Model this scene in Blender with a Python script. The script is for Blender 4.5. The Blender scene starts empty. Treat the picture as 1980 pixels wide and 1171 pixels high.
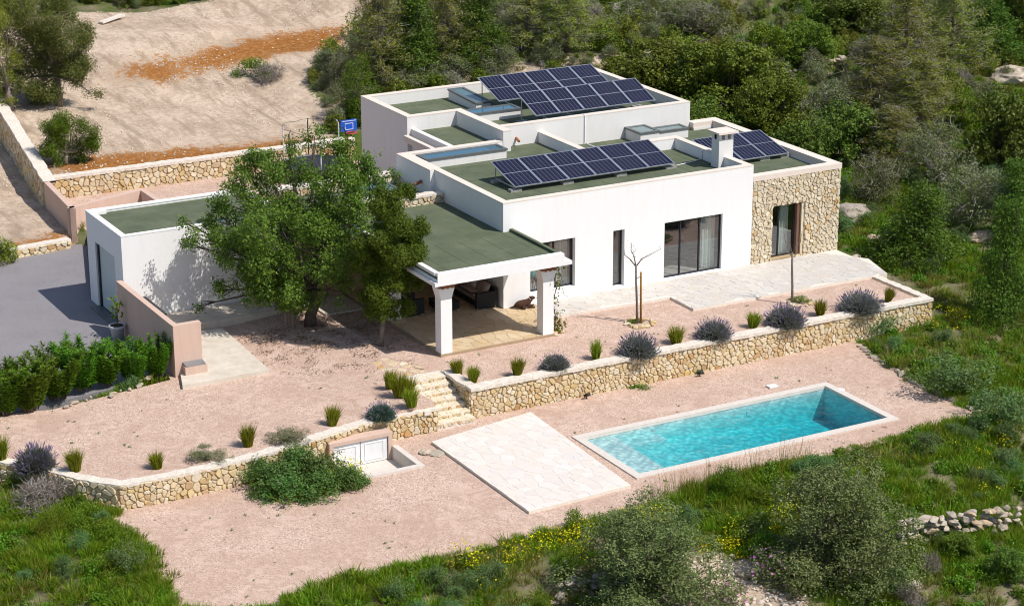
import bpy, math, random
import numpy as np
from mathutils import Vector, Matrix
random.seed(7); RS = np.random.RandomState(11)
SC = bpy.context.scene
COL = SC.collection
# ------------------------------------------------------------------ camera, sky, sun, exposure
F_PX, PITCH, ROLL, YAW = 4155.3, 0.321184, -0.00225, -0.505604
CAM = np.array([-38.3, -69.87, 26.74])
_cy, _sy, _cp, _sp = math.cos(YAW), math.sin(YAW), math.cos(PITCH), math.sin(PITCH)
FW = np.array([-_sy*_cp, _cy*_cp, -_sp]); _r0 = np.array([_cy, _sy, 0]); _u0 = np.cross(_r0, FW)
RT = math.cos(ROLL)*_r0 + math.sin(ROLL)*_u0; UP = -math.sin(ROLL)*_r0 + math.cos(ROLL)*_u0
cam = bpy.data.cameras.new('camera'); co = bpy.data.objects.new('camera', cam); COL.objects.link(co)
co.matrix_world = Matrix(((RT[0], UP[0], -FW[0], CAM[0]), (RT[1], UP[1], -FW[1], CAM[1]), (RT[2], UP[2], -FW[2], CAM[2]), (0, 0, 0, 1)))
cam.sensor_width = 36; cam.lens = F_PX/1980*36; cam.clip_start = 1; cam.clip_end = 3000
SC.camera = co
SUNV = Vector((0.405, -0.603, 1.0)).normalized()
w = bpy.data.worlds.new('World'); SC.world = w; w.use_nodes = True
nt = w.node_tree; sky = nt.nodes.new('ShaderNodeTexSky'); sky.sky_type = 'NISHITA'; sky.sun_disc = False
sky.sun_elevation = math.asin(SUNV.z); sky.sun_rotation = math.atan2(SUNV.x, SUNV.y)
nt.links.new(sky.outputs[0], nt.nodes['Background'].inputs[0]); nt.nodes['Background'].inputs[1].default_value = 0.10
sl = bpy.data.lights.new('sun', 'SUN'); so = bpy.data.objects.new('sun', sl); COL.objects.link(so)
sl.energy = 3.9; sl.angle = math.radians(0.5); sl.color = (1.0, 0.955, 0.89)
so.rotation_euler = (-SUNV).to_track_quat('-Z', 'Y').to_euler(); so.location = (20, -30, 60)
SC.view_settings.view_transform = 'Standard'; SC.view_settings.look = 'None'
SC.view_settings.exposure = 0.30; SC.view_settings.gamma = 1.0; SC.view_settings.use_curve_mapping = False
SC.cycles.filter_width = 1.05; SC.cycles.max_bounces = 8; SC.cycles.transparent_max_bounces = 12; SC.cycles.diffuse_bounces = 3

def ray(px, py): return FW + RT*(px-990)/F_PX - UP*(py-585.5)/F_PX
def at(px, py, z):
    d = ray(px, py); return CAM + d*((z-CAM[2])/d[2])

# ------------------------------------------------------------------ helpers
def tag(o, label=None, cat=None, group=None, kind=None):
    if label: o['label'] = label
    if cat: o['category'] = cat
    if group: o['group'] = group
    if kind: o['kind'] = kind
    return o
class MB:
    def __init__(s): s.v = []; s.f = []; s.m = []; s.mi = 0
    def add(s, vs, fs):
        n = len(s.v); s.v += [tuple(map(float, v)) for v in vs]; s.f += [tuple(i+n for i in f) for f in fs]; s.m += [s.mi]*len(fs)
    def box(s, x0, x1, y0, y1, z0, z1):
        s.add([(x0,y0,z0),(x1,y0,z0),(x1,y1,z0),(x0,y1,z0),(x0,y0,z1),(x1,y0,z1),(x1,y1,z1),(x0,y1,z1)],
              [(0,3,2,1),(4,5,6,7),(0,1,5,4),(1,2,6,5),(2,3,7,6),(3,0,4,7)]); return s
    def obox(s, M, sx, sy, sz):
        vs = [M @ Vector((a*sx/2, b*sy/2, c*sz/2)) for c in (-1,1) for a,b in ((-1,-1),(1,-1),(1,1),(-1,1))]
        s.add(vs, [(0,3,2,1),(4,5,6,7),(0,1,5,4),(1,2,6,5),(2,3,7,6),(3,0,4,7)]); return s
    def beam(s, a, b, wd, h):
        a, b = Vector(a), Vector(b); d = b-a
        q = d.to_track_quat('X', 'Z').to_matrix().to_4x4(); q.translation = (a+b)/2
        return s.obox(q, d.length, wd, h)
    def tube(s, pts, rad, n=6, cap=True):
        pts = [Vector(p) for p in pts]
        if not hasattr(rad, '__len__'): rad = [rad]*len(pts)
        vs = []
        for i, p in enumerate(pts):
            d = (pts[min(i+1, len(pts)-1)] - pts[max(i-1, 0)])
            if d.length < 1e-6: d = Vector((0,0,1))
            d.normalize(); a = d.orthogonal() if abs(d.z) > .9 else d.cross(Vector((0,0,1)))
            a.normalize(); b = d.cross(a)
            for k in range(n):
                t = 2*math.pi*k/n; vs.append(p + (a*math.cos(t)+b*math.sin(t))*rad[i])
        fs = []
        for i in range(len(pts)-1):
            for k in range(n): fs.append((i*n+k, i*n+(k+1)%n, (i+1)*n+(k+1)%n, (i+1)*n+k))
        if cap: fs.append(tuple(range(n-1, -1, -1))); fs.append(tuple((len(pts)-1)*n+k for k in range(n)))
        s.add(vs, fs); return s
    def lathe(s, prof, n=16, c=(0,0)):
        vs = [(c[0]+r*math.cos(2*math.pi*k/n), c[1]+r*math.sin(2*math.pi*k/n), z) for r, z in prof for k in range(n)]
        fs = [(i*n+k, i*n+(k+1)%n, (i+1)*n+(k+1)%n, (i+1)*n+k) for i in range(len(prof)-1) for k in range(n)]
        fs.append(tuple(range(n-1, -1, -1))); fs.append(tuple((len(prof)-1)*n+k for k in range(n)))
        s.add(vs, fs); return s
    def prism(s, poly, z0, z1):
        n = len(poly)
        f0 = z0 if hasattr(z0, '__call__') else (lambda x, y: z0); f1 = z1 if hasattr(z1, '__call__') else (lambda x, y: z1)
        s.add([(x, y, f0(x, y)) for x, y in poly]+[(x, y, f1(x, y)) for x, y in poly],
              [tuple(range(n-1, -1, -1)), tuple(range(n, 2*n))]+[(i, (i+1) % n, n+(i+1) % n, n+i) for i in range(n)]); return s
    def mesh(s, name, mats, smooth=False):
        me = bpy.data.meshes.new(name); me.from_pydata(s.v, [], s.f)
        for m in (mats if isinstance(mats, (list, tuple)) else [mats]): me.materials.append(m)
        if any(s.m): me.polygons.foreach_set('material_index', s.m)
        if smooth: me.polygons.foreach_set('use_smooth', [True]*len(s.f))
        me.update(); return me
    def build(s, name, mats, parent=None, smooth=False, loc=None):
        return link(name, s.mesh(name, mats, smooth), parent, loc)
def link(name, me, parent=None, loc=None):
    o = bpy.data.objects.new(name, me); COL.objects.link(o)
    if parent is not None:
        o.parent = parent
        if parent in WC: o.matrix_parent_inverse = Matrix.Translation(-parent.location)
    if loc is not None: o.location = loc
    return o
WC = set()
def world_thing(name, loc, label, cat, group=None):     # an Empty at the base; its parts are written in world coordinates
    o = empty(name, loc, label, cat, group); WC.add(o); return o
def empty(name, loc, label, cat, group=None, rz=0):
    o = bpy.data.objects.new(name, None); COL.objects.link(o); o.location = loc; o.rotation_euler = (0, 0, rz); o.empty_display_size = .3
    return tag(o, label, cat, group)
def copy_tree(o, loc, rz=0, scale=None, label=None, parent=None):
    c = o.copy(); COL.objects.link(c)
    if parent is not None: c.parent = parent
    if loc is not None: c.location = loc; c.rotation_euler = (0, 0, rz)
    if scale: c.scale = scale
    if label: c['label'] = label
    for ch in list(o.children): copy_tree(ch, None, parent=c)
    return c
def quadmesh(name, V, quads, mats, smooth=False):   # numpy arrays -> mesh
    me = bpy.data.meshes.new(name); V = np.asarray(V, np.float32); Q = np.asarray(quads, np.int32)
    k = Q.shape[1]
    me.vertices.add(len(V)); me.vertices.foreach_set('co', V.ravel())
    me.loops.add(Q.size); me.loops.foreach_set('vertex_index', Q.ravel())
    me.polygons.add(len(Q)); me.polygons.foreach_set('loop_start', np.arange(0, Q.size, k, dtype=np.int32))
    me.polygons.foreach_set('loop_total', np.full(len(Q), k, np.int32))
    for m in (mats if isinstance(mats, (list, tuple)) else [mats]): me.materials.append(m)
    me.update(calc_edges=True); me.validate(); return me

# ------------------------------------------------------------------ materials
def new_mat(name):
    m = bpy.data.materials.new(name); m.use_nodes = True; n = m.node_tree.nodes; L = m.node_tree.links
    return m, n, L, n['Principled BSDF']
def noise(n, L, scale, detail=4, coord='Object', rough=.6, vec=None):
    t = n.new('ShaderNodeTexNoise'); t.inputs['Scale'].default_value = scale; t.inputs['Detail'].default_value = detail; t.inputs['Roughness'].default_value = rough
    if vec is None:
        c = n.new('ShaderNodeTexCoord'); vec = c.outputs[coord]
    L.new(vec, t.inputs['Vector']); return t.outputs['Fac']
def ramp(n, L, fac, stops, interp='LINEAR'):
    r = n.new('ShaderNodeValToRGB'); r.color_ramp.interpolation = interp; e = r.color_ramp.elements
    while len(e) < len(stops): e.new(.5)
    for i, (p, c) in enumerate(stops):
        e[i].position = p; e[i].color = (*c, 1) if len(c) == 3 else c
    L.new(fac, r.inputs['Fac']); return r.outputs['Color']
def mixc(n, L, fac, a, b, blend='MIX'):
    x = n.new('ShaderNodeMix'); x.data_type = 'RGBA'; x.blend_type = blend
    for k, v in ((0, fac), (6, a), (7, b)):
        if isinstance(v, (int, float)): x.inputs[k].default_value = v
        elif isinstance(v, tuple): x.inputs[k].default_value = (*v, 1)
        else: L.new(v, x.inputs[k])
    return x.outputs[2]
def math_(n, L, op, a, b=0.0, c=None):
    x = n.new('ShaderNodeMath'); x.operation = op
    for k, v in ((0, a), (1, b), (2, c)):
        if v is None: continue
        if isinstance(v, (int, float)): x.inputs[k].default_value = v
        else: L.new(v, x.inputs[k])
    return x.outputs[0]
def bump(n, L, h, strength, dist, bs):
    b = n.new('ShaderNodeBump'); b.inputs['Strength'].default_value = strength; b.inputs['Distance'].default_value = dist
    L.new(h, b.inputs['Height']); L.new(b.outputs[0], bs.inputs['Normal'])
def simple(name, c1, c2=None, scale=3, rough=.8, bs=.2, bd=.01, bscale=40, metal=0, spec=.3, coord='Object'):
    m, n, L, b = new_mat(name)
    c2 = c2 or tuple(x*.85 for x in c1)
    L.new(ramp(n, L, noise(n, L, scale, 6, coord), [(.3, c2), (.7, c1)]), b.inputs['Base Color'])
    b.inputs['Roughness'].default_value = rough; b.inputs['Metallic'].default_value = metal; b.inputs['Specular IOR Level'].default_value = spec
    if bs: bump(n, L, noise(n, L, bscale, 4, coord), bs, bd, b)
    return m
M = {}
def plaster(name, c, stain, amt=.5):
    m, n, L, b = new_mat(name)
    tc = n.new('ShaderNodeTexCoord'); mp = n.new('ShaderNodeMapping'); mp.inputs['Scale'].default_value = (2.2, 2.2, .25); L.new(tc.outputs['Object'], mp.inputs[0])
    st = noise(n, L, 1.6, 8, vec=mp.outputs[0], rough=.7); big = noise(n, L, .35, 4)
    f = math_(n, L, 'MULTIPLY', ramp(n, L, st, [(.48, (0,0,0)), (.8, (1,1,1))]), amt)
    c0 = mixc(n, L, f, c, stain); c0 = mixc(n, L, math_(n, L, 'MULTIPLY', big, .18), c0, stain)
    L.new(c0, b.inputs['Base Color']); b.inputs['Roughness'].default_value = .9; b.inputs['Specular IOR Level'].default_value = .15
    bump(n, L, noise(n, L, 18, 5), .25, .012, b); return m
M['white'] = plaster('white plaster', (.82, .815, .81), (.62, .58, .54), .25)
M['white2'] = plaster('weathered white plaster', (.74, .72, .70), (.56, .52, .48), .35)
M['cap'] = plaster('pale coping', (.74, .64, .56), (.52, .44, .38), .4)
M['pink'] = plaster('pink render', (.60, .44, .36), (.46, .30, .22), .5)
M['pool_cap'] = simple('pool coping', (.66, .60, .54), (.58, .52, .46), 6, bs=.1)
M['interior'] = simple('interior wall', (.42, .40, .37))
M['tan'] = simple('tan render', (.42, .31, .20), (.32, .22, .13), 2)
def gravel_mat():
    m, n, L, b = new_mat('pink gravel')
    tc = n.new('ShaderNodeTexCoord')
    v = n.new('ShaderNodeTexVoronoi'); v.inputs['Scale'].default_value = 24; L.new(tc.outputs['Object'], v.inputs['Vector'])
    col = ramp(n, L, v.outputs['Color'], [(0, (.26, .17, .125)), (.3, (.485, .348, .272)), (.7, (.605, .448, .362)), (1, (.78, .635, .545))])
    big = noise(n, L, .45, 6); mid = noise(n, L, 3.5, 6, rough=.75)
    col = mixc(n, L, ramp(n, L, big, [(.40, (0,0,0)), (.68, (.75,.75,.75))]), col, (.45, .305, .235))
    col = mixc(n, L, ramp(n, L, mid, [(.50, (0,0,0)), (.68, (.55,.55,.55))]), col, (.37, .25, .195))
    tr_ = n.new('ShaderNodeTexNoise'); tr_.inputs['Scale'].default_value = .9; tr_.inputs['Distortion'].default_value = 2.2; tr_.inputs['Detail'].default_value = 6; L.new(tc.outputs['Object'], tr_.inputs['Vector'])
    col = mixc(n, L, ramp(n, L, tr_.outputs['Fac'], [(.54, (0,0,0)), (.66, (.5,.5,.5))]), col, (.64, .475, .395))
    L.new(col, b.inputs['Base Color']); b.inputs['Roughness'].default_value = .95; b.inputs['Specular IOR Level'].default_value = .1
    bump(n, L, v.outputs['Distance'], .6, .02, b); return m
M['gravel'] = gravel_mat()
def asphalt_mat(k=1.15):
    m, n, L, b = new_mat('asphalt')
    a = noise(n, L, 26, 3, rough=.85); c = noise(n, L, .6, 6)
    col = ramp(n, L, a, [(.3, (.09, .084, .09)), (.5, (.20, .186, .197)), (.7, (.37, .345, .36))])
    col = mixc(n, L, ramp(n, L, c, [(.35, (0,0,0)), (.65, (.7,.7,.7))]), col, (.25, .232, .24))
    L.new(col, b.inputs['Base Color']); b.inputs['Roughness'].default_value = .9
    bump(n, L, a, .5, .01, b); return m
M['asphalt'] = asphalt_mat()
def membrane_mat():
    m, n, L, b = new_mat('green roof membrane')
    a = noise(n, L, .9, 7, rough=.7); s = noise(n, L, 90, 2)
    col = ramp(n, L, a, [(.3, (.082, .100, .058)), (.5, (.113, .133, .080)), (.72, (.155, .17, .11))])
    col = mixc(n, L, ramp(n, L, noise(n, L, 5, 8, rough=.8), [(.66, (0,0,0)), (.78, (.5,.5,.5))]), col, (.24, .24, .20))
    col = mixc(n, L, math_(n, L, 'MULTIPLY', s, .25), col, (.05, .065, .045))
    L.new(col, b.inputs['Base Color']); b.inputs['Roughness'].default_value = .85; b.inputs['Specular IOR Level'].default_value = .2
    bump(n, L, s, .3, .006, b); return m
M['membrane'] = membrane_mat()
def isl_rand(n, L):
    g = n.new('ShaderNodeNewGeometry'); o = n.new('ShaderNodeObjectInfo')
    return math_(n, L, 'FRACT', math_(n, L, 'ADD', g.outputs['Random Per Island'], o.outputs['Random']))
def stone_mat(name, stops, hue=(.72, .42, .12), warm=.5):
    m, n, L, b = new_mat(name)
    r = isl_rand(n, L); col = ramp(n, L, r, stops, 'LINEAR')
    f = noise(n, L, 7, 7, rough=.75); f2 = noise(n, L, 1.3, 4)
    col = mixc(n, L, ramp(n, L, f, [(.35, (.45,.45,.45)), (.6, (0,0,0))]), col, tuple(x*.45 for x in stops[1][1]))
    col = mixc(n, L, ramp(n, L, f2, [(.55, (0,0,0)), (.78, (warm, warm, warm))]), col, hue, 'MULTIPLY')
    L.new(col, b.inputs['Base Color']); b.inputs['Roughness'].default_value = .9; b.inputs['Specular IOR Level'].default_value = .15
    bump(n, L, f, .6, .03, b); return m
M['stone'] = stone_mat('ochre wall stone', [(0, (.72, .61, .42)), (.3, (.68, .55, .35)), (.5, (.60, .43, .20)), (.66, (.76, .68, .53)), (.82, (.50, .28, .10)), (.9, (.74, .66, .52)), (1, (.64, .48, .20))], warm=.35)
M['stone_pale'] = stone_mat('pale wing stone', [(0, (.72, .63, .48)), (.3, (.67, .57, .41)), (.6, (.75, .67, .53)), (.84, (.64, .52, .35)), (.92, (.62, .39, .16)), (1, (.60, .51, .40))], warm=.3)
M['rock'] = stone_mat('field rock', [(0, (.46, .39, .31)), (.4, (.38, .33, .28)), (.7, (.54, .46, .36)), (1, (.50, .38, .24))], warm=.3)
M['mortar'] = simple('mortar joint', (.50, .38, .23), (.34, .24, .12), 12, bs=.6, bd=.02)
M['cope'] = simple('white stone coping', (.78, .72, .64), (.58, .50, .41), 9, bs=.7, bd=.03, bscale=22)
def flag_mat(name, stops, lo):
    m, n, L, b = new_mat(name)
    col = ramp(n, L, isl_rand(n, L), stops)
    col = mixc(n, L, ramp(n, L, noise(n, L, 5, 6, rough=.7), [(.4, (0,0,0)), (.75, (.5,.5,.5))]), col, lo)
    L.new(col, b.inputs['Base Color']); b.inputs['Roughness'].default_value = .75
    bump(n, L, noise(n, L, 20, 4), .2, .01, b); return m
M['flag'] = flag_mat('pale flagstone', [(0, (.65, .59, .54)), (.3, (.67, .61, .56)), (.55, (.70, .66, .62)), (.8, (.67, .61, .54)), (1, (.64, .60, .57))], (.63, .56, .49))
M['flag_t'] = flag_mat('grey flagstone', [(0, (.56, .53, .49)), (.35, (.53, .49, .45)), (.6, (.59, .56, .52)), (.85, (.56, .50, .43)), (1, (.52, .49, .46))], (.47, .42, .36))
M['flag_p'] = flag_mat('sandy flagstone', [(0, (.58, .44, .27)), (.35, (.52, .38, .22)), (.6, (.62, .50, .34)), (1, (.48, .36, .22))], (.45, .32, .17))
M['joint'] = simple('flagstone joint', (.74, .68, .60), (.66, .59, .50), 9)
M['joint_p'] = simple('sandy joint', (.50, .40, .28), (.40, .31, .2), 9)
M['metal_dark'] = simple('dark grey frame', (.035, .037, .045), rough=.4, bs=0, metal=.3)
M['metal_grey'] = simple('grey skylight frame', (.16, .17, .17), rough=.45, bs=0, metal=.3)
M['alu'] = simple('aluminium', (.60, .61, .63), rough=.35, bs=0, metal=.7)
M['steel'] = simple('brushed steel lid', (.34, .36, .38), rough=.4, bs=.1, metal=.6)
M['concrete'] = simple('concrete block', (.34, .33, .31), (.24, .23, .22), 8)
M['wood'] = simple('weathered timber', (.30, .13, .06), (.14, .05, .025), 8, bs=.6, bd=.02)
M['stake'] = simple('timber stake', (.36, .20, .06), (.26, .13, .04), 8)
M['bark'] = simple('grey bark', (.26, .21, .18), (.13, .10, .08), 9, bs=.8, bd=.03, bscale=18)
M['bark_dark'] = simple('dark bark', (.13, .10, .08), (.05, .04, .03), 6, bs=.8, bd=.03, bscale=18)
M['twig'] = simple('grey dead twig', (.36, .33, .30), (.22, .19, .17), 4, bs=0)
M['brown_twig'] = simple('brown twig', (.20, .14, .10), (.12, .08, .05), 4, bs=0)
M['wicker'] = simple('black wicker', (.022, .022, .024), (.008, .008, .009), 60, rough=.6, bs=.6, bd=.01, bscale=90)
M['cushion'] = simple('taupe cushion', (.30, .22, .18), (.24, .17, .14), 20)
M['cushion_l'] = simple('cream cushion', (.60, .54, .50), (.5, .44, .40), 20)
def stripe_mat():
    m, n, L, b = new_mat('striped throw')
    w_ = n.new('ShaderNodeTexWave'); w_.inputs['Scale'].default_value = 4.5; tc = n.new('ShaderNodeTexCoord'); L.new(tc.outputs['Object'], w_.inputs['Vector'])
    L.new(ramp(n, L, w_.outputs['Fac'], [(.3, (.55, .45, .40)), (.5, (.30, .20, .17))]), b.inputs['Base Color']); b.inputs['Roughness'].default_value = .9; return m
M['stripe'] = stripe_mat()
M['white_plastic'] = simple('white plastic', (.78, .78, .78), (.7, .7, .7), 3, rough=.4, bs=0)
M['pot'] = simple('pale plastic pot', (.55, .56, .57), (.48, .49, .50), 3, rough=.6, bs=0)
M['soil'] = simple('potting soil', (.07, .045, .03), (.03, .02, .015), 20)
M['blue'] = simple('blue backboard', (.02, .12, .62), (.02, .10, .55), 3, rough=.4, bs=0)
M['hoopred'] = simple('pink red rim', (.65, .06, .10), rough=.4, bs=0)
M['copper'] = simple('terracotta spout', (.42, .16, .08), (.28, .09, .04), 8)
M['black'] = simple('black slab', (.025, .026, .028), (.015, .015, .016), 8, rough=.4, bs=0)
M['curtain'] = simple('pale green curtain', (.70, .76, .70), (.62, .68, .62), 2, bs=0)
M['pipe'] = simple('white pipe', (.75, .76, .78), rough=.4, bs=0)
M['door_grey'] = simple('blue grey door', (.50, .57, .58), (.47, .53, .54), 1, rough=.5, bs=0)
M['fur'] = simple('brown curly fur', (.085, .035, .018), (.03, .012, .008), 30, rough=.8, bs=.9, bd=.03, bscale=45)
M['path'] = simple('bare concrete path', (.64, .58, .50), (.52, .45, .36), 2.5, bs=.3)
M['aqua_seat'] = simple('aqua chair', (.25, .50, .47), rough=.5, bs=0)
def glass_mat(name, tint, ior=1.9, rough=.02, body=None):
    m = bpy.data.materials.new(name); m.use_nodes = True; n = m.node_tree.nodes; L = m.node_tree.links; n.clear()
    o = n.new('ShaderNodeOutputMaterial'); t = n.new('ShaderNodeBsdfTransparent'); t.inputs[0].default_value = (*tint, 1)
    g = n.new('ShaderNodeBsdfGlossy'); g.inputs['Roughness'].default_value = rough; g.inputs[0].default_value = (.95, .97, 1, 1)
    lw = n.new('ShaderNodeLayerWeight'); lw.inputs[0].default_value = .5; f0 = ((ior-1)/(ior+1))**2; x = n.new('ShaderNodeMixShader')
    L.new(math_(n, L, 'MULTIPLY_ADD', math_(n, L, 'POWER', lw.outputs['Facing'], 5), 1-f0, f0), x.inputs[0]); L.new(t.outputs[0], x.inputs[1]); L.new(g.outputs[0], x.inputs[2]); L.new(x.outputs[0], o.inputs[0])
    if body:
        d = n.new('ShaderNodeBsdfDiffuse'); d.inputs[0].default_value = (*body, 1); y = n.new('ShaderNodeMixShader'); y.inputs[0].default_value = .45
        L.new(t.outputs[0], y.inputs[1]); L.new(d.outputs[0], y.inputs[2]); L.new(y.outputs[0], x.inputs[1])
    return m
M['glass'] = glass_mat('window glass', (.88, .90, .90), 2.0)
M['skyglass'] = glass_mat('skylight glass', (.45, .58, .58), 1.9, body=(.20, .33, .33))
M['blueglass'] = glass_mat('blue skylight glass', (.35, .55, .68), 1.8, body=(.10, .26, .36))
def cell_mat():
    m, n, L, b = new_mat('solar cells')
    tc = n.new('ShaderNodeTexCoord'); sp = n.new('ShaderNodeSeparateXYZ'); L.new(tc.outputs['UV'], sp.inputs[0])
    def lines(o, k, wd):
        f = math_(n, L, 'FRACT', math_(n, L, 'MULTIPLY', o, k)); d = math_(n, L, 'ABSOLUTE', math_(n, L, 'SUBTRACT', f, .5))
        return math_(n, L, 'GREATER_THAN', d, .5-wd)
    a = lines(sp.outputs[0], 6, .05); c = lines(sp.outputs[1], 8, .03)
    ln = math_(n, L, 'MAXIMUM', a, math_(n, L, 'MULTIPLY', c, .3))
    base = mixc(n, L, noise(n, L, 2, 3), (.004, .006, .022), (.007, .007, .028))
    L.new(mixc(n, L, ln, base, (.22, .23, .28)), b.inputs['Base Color']); b.inputs['Roughness'].default_value = .3
    b.inputs['Specular IOR Level'].default_value = .15; return m
M['cell'] = cell_mat()
def leaf_mat(name, cols, trans=.3, rough=.55, spec=.25, nz=.5):
    m = bpy.data.materials.new(name); m.use_nodes = True; n = m.node_tree.nodes; L = m.node_tree.links; b = n['Principled BSDF']
    g = n.new('ShaderNodeNewGeometry'); oi = n.new('ShaderNodeObjectInfo')
    col = ramp(n, L, g.outputs['Random Per Island'], [(i/(len(cols)-1), c) for i, c in enumerate(cols)])
    big = noise(n, L, nz, 3, 'Object')
    col = mixc(n, L, math_(n, L, 'MULTIPLY', big, .55), col, cols[len(cols)//2])
    hsv = n.new('ShaderNodeHueSaturation'); hsv.inputs['Saturation'].default_value = 1.06; L.new(col, hsv.inputs['Color'])
    L.new(math_(n, L, 'MULTIPLY_ADD', oi.outputs['Random'], .05, .475), hsv.inputs['Hue'])
    L.new(math_(n, L, 'MULTIPLY_ADD', oi.outputs['Random'], .5, .75), hsv.inputs['Value'])
    L.new(hsv.outputs[0], b.inputs['Base Color']); b.inputs['Roughness'].default_value = rough; b.inputs['Specular IOR Level'].default_value = spec
    t = n.new('ShaderNodeBsdfTranslucent'); L.new(hsv.outputs[0], t.inputs[0]); x = n.new('ShaderNodeMixShader'); x.inputs[0].default_value = trans
    L.new(b.outputs[0], x.inputs[1]); L.new(t.outputs[0], x.inputs[2]); L.new(x.outputs[0], n['Material Output'].inputs[0]); return m
M['l_carob'] = leaf_mat('carob leaves', [(0.045, 0.077, 0.017), (0.089, 0.148, 0.028), (0.128, 0.194, 0.033), (0.217, 0.283, 0.046)])
M['l_litter'] = leaf_mat('dry fallen leaves', [(.10, .06, .03), (.17, .10, .05), (.24, .16, .09)], .05)
M['l_mound'] = leaf_mat('mound leaves', [(0.048, 0.106, 0.023), (0.077, 0.163, 0.034), (0.131, 0.213, 0.051), (0.190, 0.237, 0.113)])
M['l_second'] = leaf_mat('bright mastic leaves', [(.05, .10, .014), (.10, .18, .02), (.16, .26, .03)])
M['l_mix'] = leaf_mat('pine juniper foliage', [(.045, .065, .016), (.09, .12, .026), (.15, .175, .04), (.24, .23, .09)])
M['l_bright'] = leaf_mat('bright needle leaves', [(0.048, 0.099, 0.010), (0.097, 0.176, 0.015), (0.157, 0.242, 0.020)])
M['l_mastic'] = leaf_mat('dark mastic leaves', [(0.065, 0.103, 0.016), (0.129, 0.184, 0.026), (0.222, 0.267, 0.038)])
M['l_yellow'] = leaf_mat('yellow green leaves', [(0.069, 0.115, 0.011), (0.138, 0.196, 0.017), (0.218, 0.253, 0.034)])
M['l_grey'] = leaf_mat('grey green leaves', [(0.111, 0.148, 0.053), (0.175, 0.207, 0.084), (0.268, 0.281, 0.127)])
M['l_olive'] = leaf_mat('olive brown leaves', [(0.078, 0.109, 0.037), (0.156, 0.187, 0.066), (0.258, 0.272, 0.109)])
M['l_pine'] = leaf_mat('pine needles', [(0.112, 0.144, 0.025), (0.200, 0.230, 0.038), (0.332, 0.325, 0.070)])
M['l_dark'] = leaf_mat('dark conifer needles', [(0.045, 0.088, 0.015), (0.087, 0.147, 0.021), (0.150, 0.215, 0.030)])
M['l_hedge'] = leaf_mat('oleander leaves', [(0.062, 0.128, 0.014), (0.106, 0.213, 0.021), (0.196, 0.298, 0.035)])
M['l_teal'] = leaf_mat('blue green leaves', [(0.068, 0.139, 0.046), (0.118, 0.194, 0.066), (0.202, 0.264, 0.093)])
M['l_grass'] = leaf_mat('lush grass', [(0.070, 0.155, 0.011), (0.125, 0.231, 0.017), (0.203, 0.298, 0.029), (0.297, 0.311, 0.053)], .35)
M['l_dry'] = leaf_mat('dry grass', [(0.145, 0.145, 0.033), (0.242, 0.218, 0.059), (0.339, 0.290, 0.098)], .3)
M['l_tuft'] = leaf_mat('feather grass', [(0.125, 0.163, 0.015), (0.225, 0.263, 0.025), (0.375, 0.375, 0.060)], .35)
M['lav'] = leaf_mat('lavender grey foliage', [(.13, .14, .12), (.19, .20, .17), (.26, .26, .24)])
M['lav_teal'] = leaf_mat('lavender green foliage', [(.05, .10, .06), (.08, .14, .09), (.14, .20, .14)])
M['lav_f'] = leaf_mat('lavender flowers', [(.16, .13, .22), (.22, .18, .31), (.30, .26, .38)])
M['fl_yellow'] = leaf_mat('yellow flowers', [(.55, .50, .02), (.75, .68, .03)])
M['fl_pink'] = leaf_mat('pink flowers', [(.45, .16, .38), (.60, .28, .50)])
def water_mat():
    m = bpy.data.materials.new('pool water'); m.use_nodes = True; n = m.node_tree.nodes; L = m.node_tree.links; n.clear()
    o = n.new('ShaderNodeOutputMaterial'); t = n.new('ShaderNodeBsdfTransparent'); g = n.new('ShaderNodeBsdfGlossy'); g.inputs['Roughness'].default_value = .03
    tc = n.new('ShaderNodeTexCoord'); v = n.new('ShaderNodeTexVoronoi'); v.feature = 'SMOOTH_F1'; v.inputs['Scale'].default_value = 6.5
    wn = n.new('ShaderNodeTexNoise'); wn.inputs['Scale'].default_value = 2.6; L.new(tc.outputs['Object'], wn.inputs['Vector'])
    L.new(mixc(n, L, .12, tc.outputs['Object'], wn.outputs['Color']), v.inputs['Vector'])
    L.new(ramp(n, L, v.outputs['Distance'], [(.08, (1, 1, 1)), (.28, (.86, .90, .91)), (.52, (.62, .69, .72))]), t.inputs[0])  # caustic light on the pool floor painted as cell-shaped tint in the surface
    lw = n.new('ShaderNodeLayerWeight'); lw.inputs[0].default_value = .5; bp = n.new('ShaderNodeBump'); bp.inputs['Strength'].default_value = .5; bp.inputs['Distance'].default_value = .02
    L.new(noise(n, L, 6, 3), bp.inputs['Height']); L.new(bp.outputs[0], lw.inputs['Normal']); L.new(bp.outputs[0], g.inputs['Normal'])
    x = n.new('ShaderNodeMixShader'); L.new(math_(n, L, 'MULTIPLY_ADD', math_(n, L, 'POWER', lw.outputs['Facing'], 5), .98, .02), x.inputs[0]); L.new(t.outputs[0], x.inputs[1]); L.new(g.outputs[0], x.inputs[2]); L.new(x.outputs[0], o.inputs[0])
    va = n.new('ShaderNodeVolumeAbsorption'); va.inputs[0].default_value = (.05, .85, .89, 1); va.inputs[1].default_value = .92; L.new(va.outputs[0], o.inputs['Volume'])
    return m
M['water'] = water_mat()
M['pool'] = simple('pool plaster', (.80, .84, .80), (.74, .80, .76), 4, rough=.6, bs=.05)

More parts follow.
